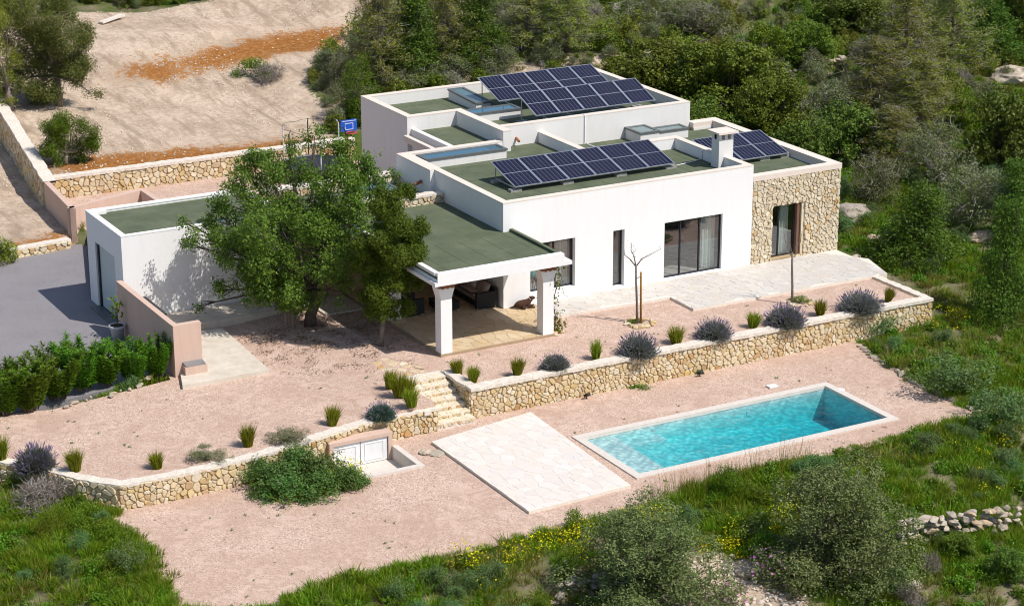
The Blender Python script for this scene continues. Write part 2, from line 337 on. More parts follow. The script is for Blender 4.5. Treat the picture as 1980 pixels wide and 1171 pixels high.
# ------------------------------------------------------------------ terrain
CP = np.array([(11.8,-9,-1.15),(11.6,-12,-1.2),(11.6,-16,-1.22),(6,-16.6,-1.24),(0,-16.9,-1.24),(-5,-17.6,-1.25),(-10,-17.7,-1.25),(-15,-17.8,-1.25),(-19.5,-17,-1.25),(-20.5,-12,-1.25),(-20.5,-9.5,-1.25),
(-23,-7,-1.2),(-26,-8,-1.2),(-26,-14,-1.5),(-26,-20,-2),(0,-22,-2.3),(10,-22,-2.4),(-10,-23,-2.4),(-20,-23,-2.4),(18,-22,-2.5),(0,-30,-4),(15,-30,-4.2),(-15,-30,-4),(0,-45,-6.5),(-38,-70,-10),(20,-50,-7),(-30,-45,-6.5),
(16,-8,-1.1),(18,-12,-1.4),(22,-8,-1.2),(17,-3,-.5),(18,0,-.3),(20,4,-.1),(24,-2,-.6),(26,6,.2),(30,-10,-1.4),(30,-20,-2.6),(40,-5,-.6),(40,10,1.2),(18,10,.3),(24,14,1.0),(30,20,2.2),(60,0,1),(60,-30,-3),
(16,20,1.0),(8,20,.8),(0,24.5,.95),(-9,24.5,.95),(5,27,1.2),(-5,30,1.5),(-8,36,2.0),(10,35,2.5),(20,35,3.2),(0,45,3.6),(20,50,5.5),(40,40,5.5),(60,30,5),(-10,55,4.5),(10,65,7.5),(40,70,9.5),(80,80,13),(0,100,12),(90,20,4),
(-15,12,-.7),(-20,8,-.7),(0,10,-.6),(8,8,-.4),(0,0,-.6),(-10,0,-.7),(10,-4,-.7),(3,18,.2),(-4,18,.1)], float)
CPL = np.array([(-13,19,-.05),(-13,24,-.1),(-13,30,.2),(-13,36,.8),(-20,20,-.1),(-25,30,.5),(-16,45,2.5),(-30,50,4),(-20,12,-.6),(-25,0,-.6)], float)
def _ip(P, x, y, s):
    d = (x[..., None]-P[:, 0])**2 + (y[..., None]-P[:, 1])**2
    dm = d.min(-1, keepdims=True); s2 = (s + .25*np.sqrt(dm))**2
    w_ = np.exp(-(d-dm)/(2*s2)); return (w_*P[:, 2]).sum(-1)/w_.sum(-1)
def vn(x, y, sc, seed=0):   # value noise
    x = np.asarray(x)/sc+seed*17.3; y = np.asarray(y)/sc+seed*5.1
    xi = np.floor(x).astype(int); yi = np.floor(y).astype(int); fx = x-xi; fy = y-yi; fx = fx*fx*(3-2*fx); fy = fy*fy*(3-2*fy)
    def h(a, b):
        v = np.sin(a*127.1+b*311.7+seed*74.7)*43758.5453; return v-np.floor(v)
    return (h(xi,yi)*(1-fx)+h(xi+1,yi)*fx)*(1-fy)+(h(xi,yi+1)*(1-fx)+h(xi+1,yi+1)*fx)*fy
def wall_x(y): return np.interp(y, [-1e3, 18.3, 24, 35.6, 60, 1e3], [-11.4, -11.4, -10.6, -9.4, -8, -8])
def g(x, y):
    x = np.asarray(x, float); y = np.asarray(y, float)
    a = _ip(CP, x, y, 2.6)
    left = (x < wall_x(y)) & (y > 17.3)
    if np.any(left): a = np.where(left, _ip(CPL, x, y, 2.6), a)
    nz = (vn(x, y, 3.5, 1)-.5)*.35 + (vn(x, y, 1.2, 2)-.5)*.14 + (vn(x, y, .5, 3)-.5)*.06
    plot = (x > wall_x(y)) & (x < 4) & (y > 24) & (y < 45)
    return a + np.where(plot, nz*.35, nz)
def on(px, py):
    d = ray(px, py); d = d/np.linalg.norm(d); lo = 60.0
    ts = np.arange(60, 260, .5); P = CAM+d*ts[:, None]; h = P[:, 2]-g(P[:, 0], P[:, 1])
    i = int(np.argmax(h < 0)) if (h < 0).any() else len(ts)-1
    t = ts[i]-.5*(1-h[i-1]/(h[i-1]-h[i])) if i > 0 else ts[i]
    p = CAM+d*t; return np.array([p[0], p[1], float(g(p[0], p[1]))])
def inpoly(x, y, poly):
    ins = np.zeros(np.shape(x), bool); n = len(poly)
    for i in range(n):
        x0, y0 = poly[i][:2]; x1, y1 = poly[(i+1) % n][:2]
        c = ((y0 > y) != (y1 > y)) & (x < (x1-x0)*(y-y0)/((y1-y0) or 1e-9)+x0); ins ^= c
    return ins
LOWER = [tuple(at(px, py, -1.2)[:2]) for px, py in ((1655,660),(1690,690),(1780,745),(1850,777),(1920,805),(1800,832),(1700,858),(1600,884),(1500,905),(1420,925),(1340,950),(1280,975),(1230,992),(1120,1022),(1020,1040),(940,1060),(860,1078),(780,1098),(700,1116),(620,1140),(540,1171),(500,1190),(340,1190),(305,1120),(280,1060),(235,1035),(195,1020),(215,995),(225,975))]
LOWER += [(-18.0,-8.0),(-12,-7.4),(-7.0,-7.2),(-5.2,-6.9),(15,-6.9)]
LEFTTOP = [tuple(at(px, py, -.33)[:2]) for px, py in ((845,788),(800,796),(700,819),(600,850),(500,880),(400,905),(300,926),(230,937),(150,926),(100,912),(50,898),(0,893),(-60,888))]
UPPER = [(15.2,-6.9),(15.2,-3.6),(16,-3.6),(16,0),(0,2),(-4,6),(-13,6),(-13.5,2)]+[tuple(at(px, py, -.33)[:2]) for px, py in ((330,732),(200,765),(100,790),(0,798),(-150,830))]
_lt = [(p[0], p[1]+.12) for p in LEFTTOP]
UPPER += [(-24,-3.2)]+_lt[::-1]+[(-7.0,-5.0),(-5.2,-5.0),(-5.2,-6.9)]
ASPH = [(-11.0,18.2),(-15,17.15),(-30,12),(-34,-2),(-20.5,-.6),(-13.6,.6),(-13.3,6)]+[(-13.3,10.3),(-9.5,10.4),(-10.9,17)]
COURT = [(-10.9,17.9),(-13.2,10.3),(-6,9),(0,9),(2.4,12),(2.4,17.5),(14.8,17.7),(13,19.5),(4.5,24.2),(-10.3,24.2),(-11.2,22.6)]
HOUSE = [(-13.3,6),(-6,4),(-4.8,-3.5),(.3,-3.5),(.3,0),(16.1,0),(16.1,9.4),(14.7,17.6),(2.3,17.6),(-13.3,10.4)]
def axis(lo, hi, st, far):
    a = list(np.arange(lo, hi+1e-6, st)); s = st
    while a[-1] < far: s *= 1.35; a.append(a[-1]+s)
    s = st
    while a[0] > -far: s *= 1.35; a.insert(0, a[0]-s)
    return np.array(a)
gx = axis(-34, 46, .36, 900); gy = axis(-30, 62, .36, 900)
X, Y = np.meshgrid(gx, gy); Zt = g(X, Y)
def carve(poly, z, grow=0):
    global Zt
    k = inpoly(X, Y, poly); Zt = np.where(k, np.minimum(Zt, z), Zt)
carve(UPPER, -.75); carve(LOWER, -1.26); carve(ASPH, -.9); carve(HOUSE, -.9); carve(COURT, -.25)
carve([(-8,-9),(-4,-9),(-4,-4.6),(-8,-4.6)], -1.6); carve([(-3.5,-9.7),(8.4,-9.7),(8.4,-14.8),(-3.5,-14.8)], -3.6); carve([(-11.5,-10.6),(-8.2,-10.6),(-8.2,-7.4),(-11.5,-7.4)], -2.4)
V = np.stack([X.ravel(), Y.ravel(), Zt.ravel()], 1)
nx = len(gx); I = (np.arange(len(gy)-1)[:, None]*nx+np.arange(nx-1)[None, :]).ravel()
def terrain_mat():
    m, n, L, b = new_mat('hillside soil')
    def att(nm):
        a = n.new('ShaderNodeAttribute'); a.attribute_name = nm; return a.outputs['Fac']
    f1 = noise(n, L, .5, 8, rough=.7); f2 = noise(n, L, 4, 8, rough=.75); f3 = noise(n, L, 14, 5, rough=.8)
    soil = ramp(n, L, f2, [(.3, (.12, .095, .055)), (.5, (.22, .18, .12)), (.68, (.35, .30, .22))])
    green = ramp(n, L, f2, [(.3, (.035, .065, .015)), (.55, (.075, .105, .02)), (.75, (.15, .15, .04))])
    wild = mixc(n, L, ramp(n, L, f1, [(.38, (0,0,0)), (.55, (1,1,1))]), soil, green)
    tc = n.new('ShaderNodeTexCoord')
    v = n.new('ShaderNodeTexVoronoi'); v.inputs['Scale'].default_value = 6; L.new(tc.outputs['Object'], v.inputs['Vector'])
    dirt = ramp(n, L, math_(n, L, 'ADD', math_(n, L, 'MULTIPLY', f1, .55), math_(n, L, 'MULTIPLY', f2, .45)), [(.36, (.33, .245, .175)), (.5, (.47, .365, .275)), (.62, (.62, .50, .39))])
    dirt = mixc(n, L, math_(n, L, 'MULTIPLY', ramp(n, L, v.outputs['Distance'], [(.05, (1,1,1)), (.18, (0,0,0))]), math_(n, L, 'GREATER_THAN', f3, .5)), dirt, (.74, .66, .54))
    mp = n.new('ShaderNodeMapping'); mp.inputs['Rotation'].default_value = (0, 0, .5); mp.inputs['Scale'].default_value = (1.1, .16, 1); L.new(tc.outputs['Object'], mp.inputs[0])
    tr = noise(n, L, 1.5, 6, vec=mp.outputs[0], rough=.65)
    dirt = mixc(n, L, ramp(n, L, tr, [(.38, (.75,.75,.75)), (.5, (0,0,0))]), dirt, (.30, .225, .16))
    rust = ramp(n, L, f2, [(.3, (.16, .055, .013)), (.48, (.27, .105, .025)), (.6, (.36, .18, .065)), (.72, (.44, .31, .19))])
    def soft(a, k=1.0):
        s = math_(n, L, 'ADD', a, math_(n, L, 'MULTIPLY', math_(n, L, 'SUBTRACT', f2, .5), 2.2*k)); s = math_(n, L, 'ADD', s, math_(n, L, 'MULTIPLY', math_(n, L, 'SUBTRACT', f1, .5), 2.0*k))
        return ramp(n, L, s, [(.38, (0,0,0)), (.62, (1,1,1))])
    c = mixc(n, L, soft(att('dirt'), .5), wild, dirt); c = mixc(n, L, soft(att('rust'), .8), c, rust)
    L.new(c, b.inputs['Base Color']); b.inputs['Roughness'].default_value = .97; b.inputs['Specular IOR Level'].default_value = .1
    bump(n, L, f3, .5, .06, b); return m
M['terrain'] = terrain_mat()
me = quadmesh('ground', V, np.stack([I, I+1, I+nx+1, I+nx], 1), M['terrain'], True)
me.polygons.foreach_set('use_smooth', np.ones(len(me.polygons), bool))
def pxpoly(pts): return [tuple(on(*p)[:2]) for p in pts]
def blur(Mk, k=2):
    for _ in range(k): Mk = (Mk+np.roll(Mk,1,0)+np.roll(Mk,-1,0)+np.roll(Mk,1,1)+np.roll(Mk,-1,1))/5
    return Mk
DIRT = pxpoly([(-300,330),(-300,60),(20,60),(40,30),(330,15),(560,-60),(760,-60),(690,40),(670,100),(600,130),(590,170),(640,215),(650,262),(560,275),(300,310),(98,340)]) 
DIRT2 = [(-11.2,18.0),(-10.8,24),(-9.6,36),(-9.4,50),(-40,50),(-40,12)]
DIRT3 = pxpoly([(700,170),(900,140),(1150,110),(1180,95),(1250,120),(1000,165),(800,190),(720,230),(640,240),(640,200)])
DIRT4 = pxpoly([(1180,1140),(1290,1075),(1360,1060),(1420,1075),(1440,1110),(1500,1120),(1560,1150),(1600,1250),(1150,1250)])
dm = inpoly(X, Y, DIRT4) | inpoly(X, Y, DIRT) | inpoly(X, Y, DIRT2) | inpoly(X, Y, DIRT3)
RUST = [pxpoly([(200,140),(240,130),(330,120),(420,88),(520,68),(600,55),(680,52),(680,75),(640,95),(560,100),(470,128),(400,135),(340,160),(270,155),(205,162)]),
        [(-10.6,24),(-10.5,27.2),(-8,26.6),(-5,25.9),(-2,25.8),(1,25.7),(3,26),(3.4,24),(0,24)]]
rm = inpoly(X, Y, RUST[0]) | inpoly(X, Y, RUST[1])
rm |= (X < -11.3) & (Y > 17.3) & (Y < 18.9) & (X > -40)
for nm, mk in (('dirt', dm), ('rust', rm)):
    a = me.attributes.new(nm, 'FLOAT', 'POINT'); a.data.foreach_set('value', blur(mk.astype(float), 14 if nm == 'rust' else 4).ravel().astype(np.float32))
tag(link('ground', me), kind='structure')
DIRTM, RUSTM = dm, rm
# flat sheets
def clip(poly, nx_, ny_, d):   # keep nx*x+ny*y <= d
    out = []; n = len(poly)
    for i in range(n):
        a, b2 = poly[i], poly[(i+1) % n]; da = nx_*a[0]+ny_*a[1]-d; db = nx_*b2[0]+ny_*b2[1]-d
        if da <= 0: out.append(a)
        if (da < 0) != (db < 0) and abs(da-db) > 1e-12:
            t = da/(da-db); out.append((a[0]+(b2[0]-a[0])*t, a[1]+(b2[1]-a[1])*t))
    return out
def ztop(x, y): return -.12 - .24*min(1, max(0, (-6.2-x)/3.5))
from mathutils.geometry import tessellate_polygon
def sheet(name, poly, zf, mat, skirt=.35):
    n = len(poly); tris = tessellate_polygon([[Vector((x, y, 0)) for x, y in poly]])
    b = MB(); vs = [(x, y, zf(x, y)) for x, y in poly]+[(x, y, zf(x, y)-skirt) for x, y in poly]
    fs = [tuple(t) if (Vector(poly[t[1]])-Vector(poly[t[0]])).cross(Vector(poly[t[2]])-Vector(poly[t[0]])) > 0 else tuple(t)[::-1] for t in tris]
    b.add(vs, fs+[(i, (i+1) % n, n+(i+1) % n, n+i) for i in range(n)])
    o = b.build(name, mat); tag(o, kind='structure'); return o
_dd = lambda P: [p for k, p in enumerate(P) if math.dist(p, P[k-1]) > 1e-4]
sheet('upper_gravel', _dd(clip(UPPER, -1, 0, 6.2)), ztop, M['gravel'], .2)
sheet('upper_gravel', _dd(clip(clip(UPPER, 1, 0, -6.2), -1, 0, 9.7)), ztop, M['gravel'], .2)
sheet('upper_gravel', _dd(clip(UPPER, 1, 0, -9.7)), ztop, M['gravel'], .2)
sheet('driveway', ASPH, lambda x, y: -.45, M['asphalt'])
sheet('court_gravel', COURT, lambda x, y: 0.0, M['gravel'])
# lower terrace as strips around the pool and the cellar pit
PX0, PX1, PY0, PY1 = -2.98, 7.98, -14.55, -10.3        # pool outer coping
def lowpoly_minus():
    xs = np.arange(-20.5, 16.3, .3)
    ys = np.arange(-18.0, -6.6, .3)
    return xs, ys
b = MB()
LO2 = LOWER
YM = float(np.interp(-11.15, [LEFTTOP[3][0], LEFTTOP[2][0]], [LEFTTOP[3][1], LEFTTOP[2][1]]))
tri = tessellate_polygon([[Vector((x, y, 0)) for x, y in LO2], [Vector(p) for p in ((PX0+.2,PY0+.2,0),(PX1-.2,PY0+.2,0),(PX1-.2,PY1-.2,0),(PX0+.2,PY1-.2,0))], [Vector(p) for p in ((-11.02,-10.02,0),(-8.82,-10.02,0),(-8.82,YM-.12,0),(-11.02,YM-.12,0))]])
allp = LO2+[(PX0+.2,PY0+.2),(PX1-.2,PY0+.2),(PX1-.2,PY1-.2),(PX0+.2,PY1-.2)]+[(-11.02,-10.02),(-8.82,-10.02),(-8.82,YM-.12),(-11.02,YM-.12)]
fs = []
for t in tri:
    a_, b_, c_ = (Vector(allp[i]) for i in t); fs.append(tuple(t) if (b_-a_).cross(c_-a_) > 0 else tuple(t)[::-1])
b.add([(x, y, -1.2) for x, y in allp], fs); tag(b.build('lower_gravel', M['gravel']), kind='structure')

# ------------------------------------------------------------------ Voronoi stones
def cells(W_, H_, s, aspect=1.0, jit=.42, gap=.012, holes=(), poly=None, big=.12):
    sx, sy = s*aspect, s/aspect; nx_, ny_ = max(1, round(W_/sx)), max(1, round(H_/sy)); dx, dy = W_/nx_, H_/ny_
    pts = {}
    for j in range(-1, ny_+1):
        for i in range(-1, nx_+1):
            pts[i, j] = ((i+.5+(.5 if j % 2 else 0)*.8-.2+random.uniform(-jit, jit))*dx, (j+.5+random.uniform(-jit, jit))*dy)
    for k in list(pts):
        if random.random() < big: del pts[k]
    wt = {k: random.uniform(0, .55)*min(dx, dy)**2 for k in pts}
    res = []
    for (i, j), p in pts.items():
        if not (-.5*dx < p[0] < W_+.5*dx and -.5*dy < p[1] < H_+.5*dy): continue
        c = [(p[0]-2.2*dx, p[1]-2.2*dy), (p[0]+2.2*dx, p[1]-2.2*dy), (p[0]+2.2*dx, p[1]+2.2*dy), (p[0]-2.2*dx, p[1]+2.2*dy)]
        for a in range(-3, 4):
            for b_ in range(-3, 4):
                q = pts.get((i+a, j+b_))
                if q is None or (a == 0 and b_ == 0): continue
                vx, vy = q[0]-p[0], q[1]-p[1]; l = math.hypot(vx, vy); vx /= l; vy /= l
                c = clip(c, vx, vy, vx*p[0]+vy*p[1]+(l+(wt[i, j]-wt[i+a, j+b_])/l)/2-gap)
                if len(c) < 3: break
            if len(c) < 3: break
        if len(c) < 3: continue
        for nn in ((-1, 0, 0), (1, 0, W_), (0, -1, 0), (0, 1, H_)): c = clip(c, nn[0], nn[1], nn[2]-.003) if len(c) > 2 else c
        ok = len(c) > 2
        for hx0, hx1, hy0, hy1 in holes:
            if not ok: break
            if hx0 < p[0] < hx1 and hy0 < p[1] < hy1: ok = False; break
            if any(hx0 < q[0] < hx1 and hy0 < q[1] < hy1 for q in c) or (p[0] < hx0 < max(q[0] for q in c) and hy0 < p[1] < hy1):
                dd = [(hx0-p[0], (1, 0, hx0)), (p[0]-hx1, (-1, 0, -hx1)), (hy0-p[1], (0, 1, hy0)), (p[1]-hy1, (0, -1, -hy1))]
                c = clip(c, *max(dd)[1])
                if len(c) < 3: ok = False
        if ok and poly is not None:
            if not bool(inpoly(np.array(p[0]), np.array(p[1]), poly)): ok = False
            else:
                n = len(poly); ar = sum(poly[k][0]*poly[(k+1) % n][1]-poly[(k+1) % n][0]*poly[k][1] for k in range(n)); sg = 1 if ar > 0 else -1
                for k in range(n):    # convex clipping for small polygons
                    a_, b_ = poly[k], poly[(k+1) % n]; ex, ey = (b_[0]-a_[0])*sg, (b_[1]-a_[1])*sg; l = math.hypot(ex, ey)
                    if len(c) > 2: c = clip(c, ey/l, -ex/l, (ey*a_[0]-ex*a_[1])/l-.004)
                ok = len(c) > 2
        if not ok: continue
        # drop tiny edges
        c2 = [c[k] for k in range(len(c)) if math.dist(c[k], c[k-1]) > .012]
        if len(c2) < 3: continue
        ar = abs(sum(c2[k-1][0]*c2[k][1]-c2[k][0]*c2[k-1][1] for k in range(len(c2))))/2
        if ar > .0012: res.append((ar, c2))
    return res
def stone_mb(mb, poly, P0, U, Vv, N, depth, inset, rnd=.5):
    n = len(poly); cx = sum(p[0] for p in poly)/n; cy_ = sum(p[1] for p in poly)/n
    ar = sum(poly[k-1][0]*poly[k][1]-poly[k][0]*poly[k-1][1] for k in range(n))
    if ar < 0: poly = poly[::-1]; ar = -ar
    if rnd >= .3:
        q = []
        for k in range(n):
            a, c, e = poly[k-1], poly[k], poly[(k+1) % n]; f1 = random.uniform(.18, .3); f2 = random.uniform(.18, .3)
            q += [(c[0]+(a[0]-c[0])*f1, c[1]+(a[1]-c[1])*f1), (c[0]+(e[0]-c[0])*f2, c[1]+(e[1]-c[1])*f2)]
        poly = q if ar > 0 else q[::-1]; poly = q[::-1] if ar < 0 else q
        n = len(poly); ar = sum(poly[k-1][0]*poly[k][1]-poly[k][0]*poly[k-1][1] for k in range(n))
        if ar < 0: poly = poly[::-1]
    d = depth*random.uniform(1-rnd, 1+rnd); tx, ty = random.uniform(-.12, .12)*rnd*2, random.uniform(-.12, .12)*rnd*2
    vs = []
    for k, (sc_, dd) in enumerate(((1.0, -.01), (1.0, .6), (1-inset, 1.0))):
        for x, y in poly:
            ux, uy = cx+(x-cx)*sc_, cy_+(y-cy_)*sc_; h = dd*d+((x-cx)*tx+(y-cy_)*ty if k == 2 else 0)
            if k == 0: h = -.01
            vs.append(P0+U*ux+Vv*uy+N*h)
    fs = [tuple(range(2*n, 3*n))]
    for r_ in (0, n): fs += [(r_+i, r_+(i+1) % n, r_+n+(i+1) % n, r_+n+i) for i in range(n)]
    mb.add(vs, fs)
def lay(parent, cs, P0, U, Vv, N, depth, inset, mat, name='stone', limit=300, joined_name=None, pname='stones_beyond', rnd=.5, keep=None):
    P0, U, Vv, N = map(Vector, (P0, U, Vv, N)); cs = sorted(cs, key=lambda c: -c[0])
    budget = limit if keep is None else keep[0]
    solo, rest = cs[:budget], cs[budget:]
    if keep is not None: keep[0] -= len(solo)
    for ar, c in solo:
        b = MB(); stone_mb(b, c, P0, U, Vv, N, depth, inset, rnd); b.build(name, mat, parent)
    if rest:
        b = MB()
        for ar, c in rest: stone_mb(b, c, P0, U, Vv, N, depth, inset, rnd)
        tag(b.build('small_'+name, mat, parent), kind='stuff')
def rough_cap(pts, wd, z, th, mat, parent, name='coping', side=1, step=.16):
    # ragged-edged coping along a polyline; side=+1 lies to the left of the direction
    P = [Vector((p[0], p[1], 0)) for p in pts]; out = []
    for i in range(len(P)-1):
        L_ = (P[i+1]-P[i]).length; k = max(1, int(L_/step))
        for j in range(k): out.append(P[i].lerp(P[i+1], j/k))
    out.append(P[-1]); vs = []; fs = []
    for i, p in enumerate(out):
        d = (out[min(i+1, len(out)-1)]-out[max(i-1, 0)]).normalized(); nrm = Vector((-d.y, d.x, 0))*side
        e0 = -.035+random.uniform(-.02, .02); e1 = wd+random.uniform(-.02, .03); zz = z+random.uniform(-.012, .012)
        a = p+nrm*e0; b_ = p+nrm*e1
        vs += [(a.x, a.y, zz-th), (a.x, a.y, zz), (b_.x, b_.y, zz+random.uniform(-.01, .01)), (b_.x, b_.y, zz-th)]
    for i in range(len(out)-1):
        for k in range(4): fs.append((i*4+k, (i+1)*4+k, (i+1)*4+(k+1) % 4, i*4+(k+1) % 4))
    fs += [(0, 1, 2, 3), tuple((len(out)-1)*4+k for k in (3, 2, 1, 0))]
    b = MB(); b.add(vs, fs); return b.build(name, mat, parent)

# ------------------------------------------------------------------ house
def wall_x_dir(mb, x0, x1, z0, z1, y0, y1, holes=()):   # wall running along x, openings (hx0,hx1,hz0,hz1)
    xs = sorted({x0, x1, *[h[0] for h in holes], *[h[1] for h in holes]}); zs = sorted({z0, z1, *[h[2] for h in holes], *[h[3] for h in holes]})
    def solid(i, j):
        if not (0 <= i < len(xs)-1 and 0 <= j < len(zs)-1): return False
        cx, cz = (xs[i]+xs[i+1])/2, (zs[j]+zs[j+1])/2
        return not any(h[0] < cx < h[1] and h[2] < cz < h[3] for h in holes)
    for i in range(len(xs)-1):
        for j in range(len(zs)-1):
            if not solid(i, j): continue
            a, b_, c, d = xs[i], xs[i+1], zs[j], zs[j+1]
            mb.add([(a,y0,c),(b_,y0,c),(b_,y0,d),(a,y0,d)], [(0,1,2,3)]); mb.add([(a,y1,c),(b_,y1,c),(b_,y1,d),(a,y1,d)], [(3,2,1,0)])
            if not solid(i-1, j): mb.add([(a,y0,c),(a,y1,c),(a,y1,d),(a,y0,d)], [(3,2,1,0)])
            if not solid(i+1, j): mb.add([(b_,y0,c),(b_,y1,c),(b_,y1,d),(b_,y0,d)], [(0,1,2,3)])
            if not solid(i, j-1): mb.add([(a,y0,c),(b_,y0,c),(b_,y1,c),(a,y1,c)], [(3,2,1,0)])
            if not solid(i, j+1): mb.add([(a,y0,d),(b_,y0,d),(b_,y1,d),(a,y1,d)], [(0,1,2,3)])
ZA, ZU, ZW, RA, RU, RW = 4.27, 4.71, 3.77, 3.79, 4.2, 3.43
house = world_thing('house', (5, 4, 0), 'long white flat-roofed villa with green roof membranes and a stone wing at its right', 'house')
CT = .045
def capbox(b, x0, x1, y0, y1, z): b.box(x0-.006, x1+.006, y0-.006, y1+.006, z-CT, z)
# living block walls
b = MB()
H_BIG, H_SLIT, H_P = (7.43, 10.25, .04, 2.41), (5.0, 5.53, .08, 2.43), (1.2, 3.24, .42, 2.42)
wall_x_dir(b, 0, 11.72, -.4, ZA-CT, 0, .3, (H_BIG, H_SLIT, H_P))
b.box(0, .3, .302, 5.8, -.4, ZA-CT); b.box(-.2, .098, 5.802, 8.93, -.4, ZA-CT); b.box(.1, 4.7, 8.6, 8.928, 2.6, ZA-CT)
b.box(11.42, 11.72, .302, 5.43, -.4, ZA-CT); b.box(7.15, 11.72, 5.432, 5.8, 2.9, ZA-CT); b.box(6.85, 7.148, 5.432, 9.298, 2.9, ZA-CT)
b.build('wall', M['white'], house)
b = MB()
capbox(b, 0, 11.72, 0, .3, ZA); b.box(-.006, .306, .307, 5.806, ZA-CT, ZA-.002); b.box(-.206, .32, 5.808, 8.936, ZA-CT, ZA); b.box(.322, 4.7, 8.594, 8.934, ZA-CT, ZA-.001)
b.box(11.414, 11.726, .307, 5.424, ZA-CT, ZA-.002); b.box(7.157, 11.726, 5.426, 5.806, ZA-CT, ZA-.001); b.box(6.844, 7.155, 5.426, 9.296, ZA-CT, ZA-.003)
b.build('parapet_cap', M['cap'], house)
rf = MB(); rf.box(.302, 11.418, .302, 5.43, 3.45, RA); rf.box(.102, 6.848, 5.432, 8.598, 3.45, RA-.001); rf.box(4.7, 6.848, 8.6, 9.298, 3.45, RA-.001)
ro = rf.build('roof', M['membrane'], house)
def laps(x0, x1, y0, y1, z, along, step, parent):
    q = MB(); p = (x0 if along == 'y' else y0)+step*.6
    while p < (x1 if along == 'y' else y1)-.1:
        if along == 'y': q.box(p, p+.07, y0+.01, y1-.01, z-.02, z+.007)
        else: q.box(x0+.01, x1-.01, p, p+.07, z-.02, z+.007)
        p += step
    tag(q.build('membrane_lap', M['membrane'], parent), kind='stuff')
laps(.3, 11.4, .3, 5.4, RA, 'y', 1.0, ro); laps(.3, 11.4, .9, 5.4, RA+.003, 'x', 2.6, ro); laps(.3, 6.8, 5.5, 7.3, RA, 'x', 1.0, ro)
# upper block
UF = 9.3
b = MB()
b.box(5.1, 14.75, UF, UF+.32, -.4, ZU-CT); b.box(4.72, 5.098, 8.58, 13.25, 3.0, ZU-CT); b.box(2.29, 4.718, 12.92, 13.25, -.4, ZU-CT)
wl = MB()
b.box(14.43, 14.75, UF+.322, 17.36, -.4, ZU-CT); b.box(2.29, 14.75, 17.362, 17.7, -.4, ZU-CT)
# left wall with a slit window
HWY = (13.35, 13.75, .2, 2.25)
b.box(2.29, 2.61, 13.252, HWY[0], -.4, ZU-CT); b.box(2.29, 2.61, HWY[1], 17.36, -.4, ZU-CT); b.box(2.292, 2.61, HWY[0]+.002, HWY[1]-.002, HWY[3], ZU-CT-.001); b.box(2.292, 2.61, HWY[0]+.002, HWY[1]-.002, -.4, HWY[2])
b.build('wall', M['white2'], house)
q = MB(); q.box(2.42, 2.45, HWY[0], HWY[1], HWY[2], HWY[3]); q.build('window', M['metal_dark'], house)
b = MB(); b.box(5.106, 14.756, UF-.006, UF+.326, ZU-CT, ZU); b.box(4.714, 5.104, 8.574, 13.256, ZU-CT, ZU-.001); b.box(2.284, 4.712, 12.914, 13.256, ZU-CT, ZU-.002)
b.box(14.424, 14.756, UF+.328, 17.354, ZU-CT, ZU-.001); b.box(2.284, 14.756, 17.356, 17.706, ZU-CT, ZU-.003); b.box(2.284, 2.616, 13.258, 17.354, ZU-CT, ZU-.001)
b.build('parapet_cap', M['cap'], house)
rf = MB(); rf.box(2.61, 14.43, 13.25, 17.36, 3.9, RU); rf.box(5.1, 14.43, UF+.32, 13.248, 3.9, RU-.001); ro = rf.build('roof', M['membrane'], house)
laps(5.12, 14.4, 9.65, 17.3, RU, 'y', 1.05, ro); laps(2.62, 5.1, 13.27, 17.3, RU, 'x', 1.3, ro)
# courtyard roof between the blocks
rf = MB(); rf.box(2.73, 4.718, 8.94, 12.918, 3.7, 4.03); ro = rf.build('roof', M['membrane'], house)
b = MB(); b.box(2.48, 2.728, 8.94, 12.918, 3.0, 4.15); b.build('wall', M['white2'], house)
b = MB(); b.box(2.1, 2.30, 8.94, 12.918, 3.62, 3.9); b.build('beam', M['cap'], house)
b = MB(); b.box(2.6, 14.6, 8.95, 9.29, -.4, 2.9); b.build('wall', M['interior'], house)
# stone wing: core + parapet + stones
HST = (12.8, 14.42, .06, 2.33)
b = MB(); wall_x_dir(b, 11.722, 16.2, -.5, ZW-.22, .05, .4, (HST,)); b.box(15.8, 16.2, .402, 9.448, -.5, ZW-.22); b.box(14.752, 15.798, 9.0, 9.448, -.4, ZW-.22)
b.build('wing_wall', M['mortar'], house)
b = MB(); b.box(11.73, 16.26, .0, .40, ZW-.22, ZW); b.box(15.8, 16.26, .402, 9.0, ZW-.22, ZW-.002); b.box(14.755, 16.26, 9.002, 9.5, ZW-.22, ZW-.001)
b.build('parapet_cap', M['cap'], house)
b = MB(); b.box(11.74, 15.798, .402, .43, RW, ZW-.225); b.box(15.77, 15.798, .44, 8.98, RW, ZW-.225); b.box(14.76, 15.76, 8.97, 8.998, RW, ZW-.225); b.build('parapet_lining', M['white2'], house)
cs = cells(4.49, ZW-.22+.3, .155, 1.05, jit=.5, big=.2, gap=.008, holes=((HST[0]-11.74, HST[1]-11.74, HST[2]+.3, HST[3]+.3),))
lay(house, cs, (11.74, .05, -.3), (1,0,0), (0,0,1), (0,-1,0), .05, .14, M['stone_pale'], limit=300)
cs = cells(9.4, ZW-.22+.5, .26, 1.1); lay(house, cs, (16.2, .05, -.5), (0,1,0), (0,0,1), (1,0,0), .05, .14, M['stone_pale'], limit=0)
rf = MB(); rf.box(11.722, 15.798, .402, 8.998, 3.1, RW); rf.box(7.15, 11.72, 5.802, 9.298, 3.1, RW-.001); rf.box(11.722, 14.75, 9.0, 9.298, 3.1, RW-.002); ro = rf.build('roof', M['membrane'], house)
laps(11.8, 15.7, .5, 8.9, RW, 'x', 1.0, ro)
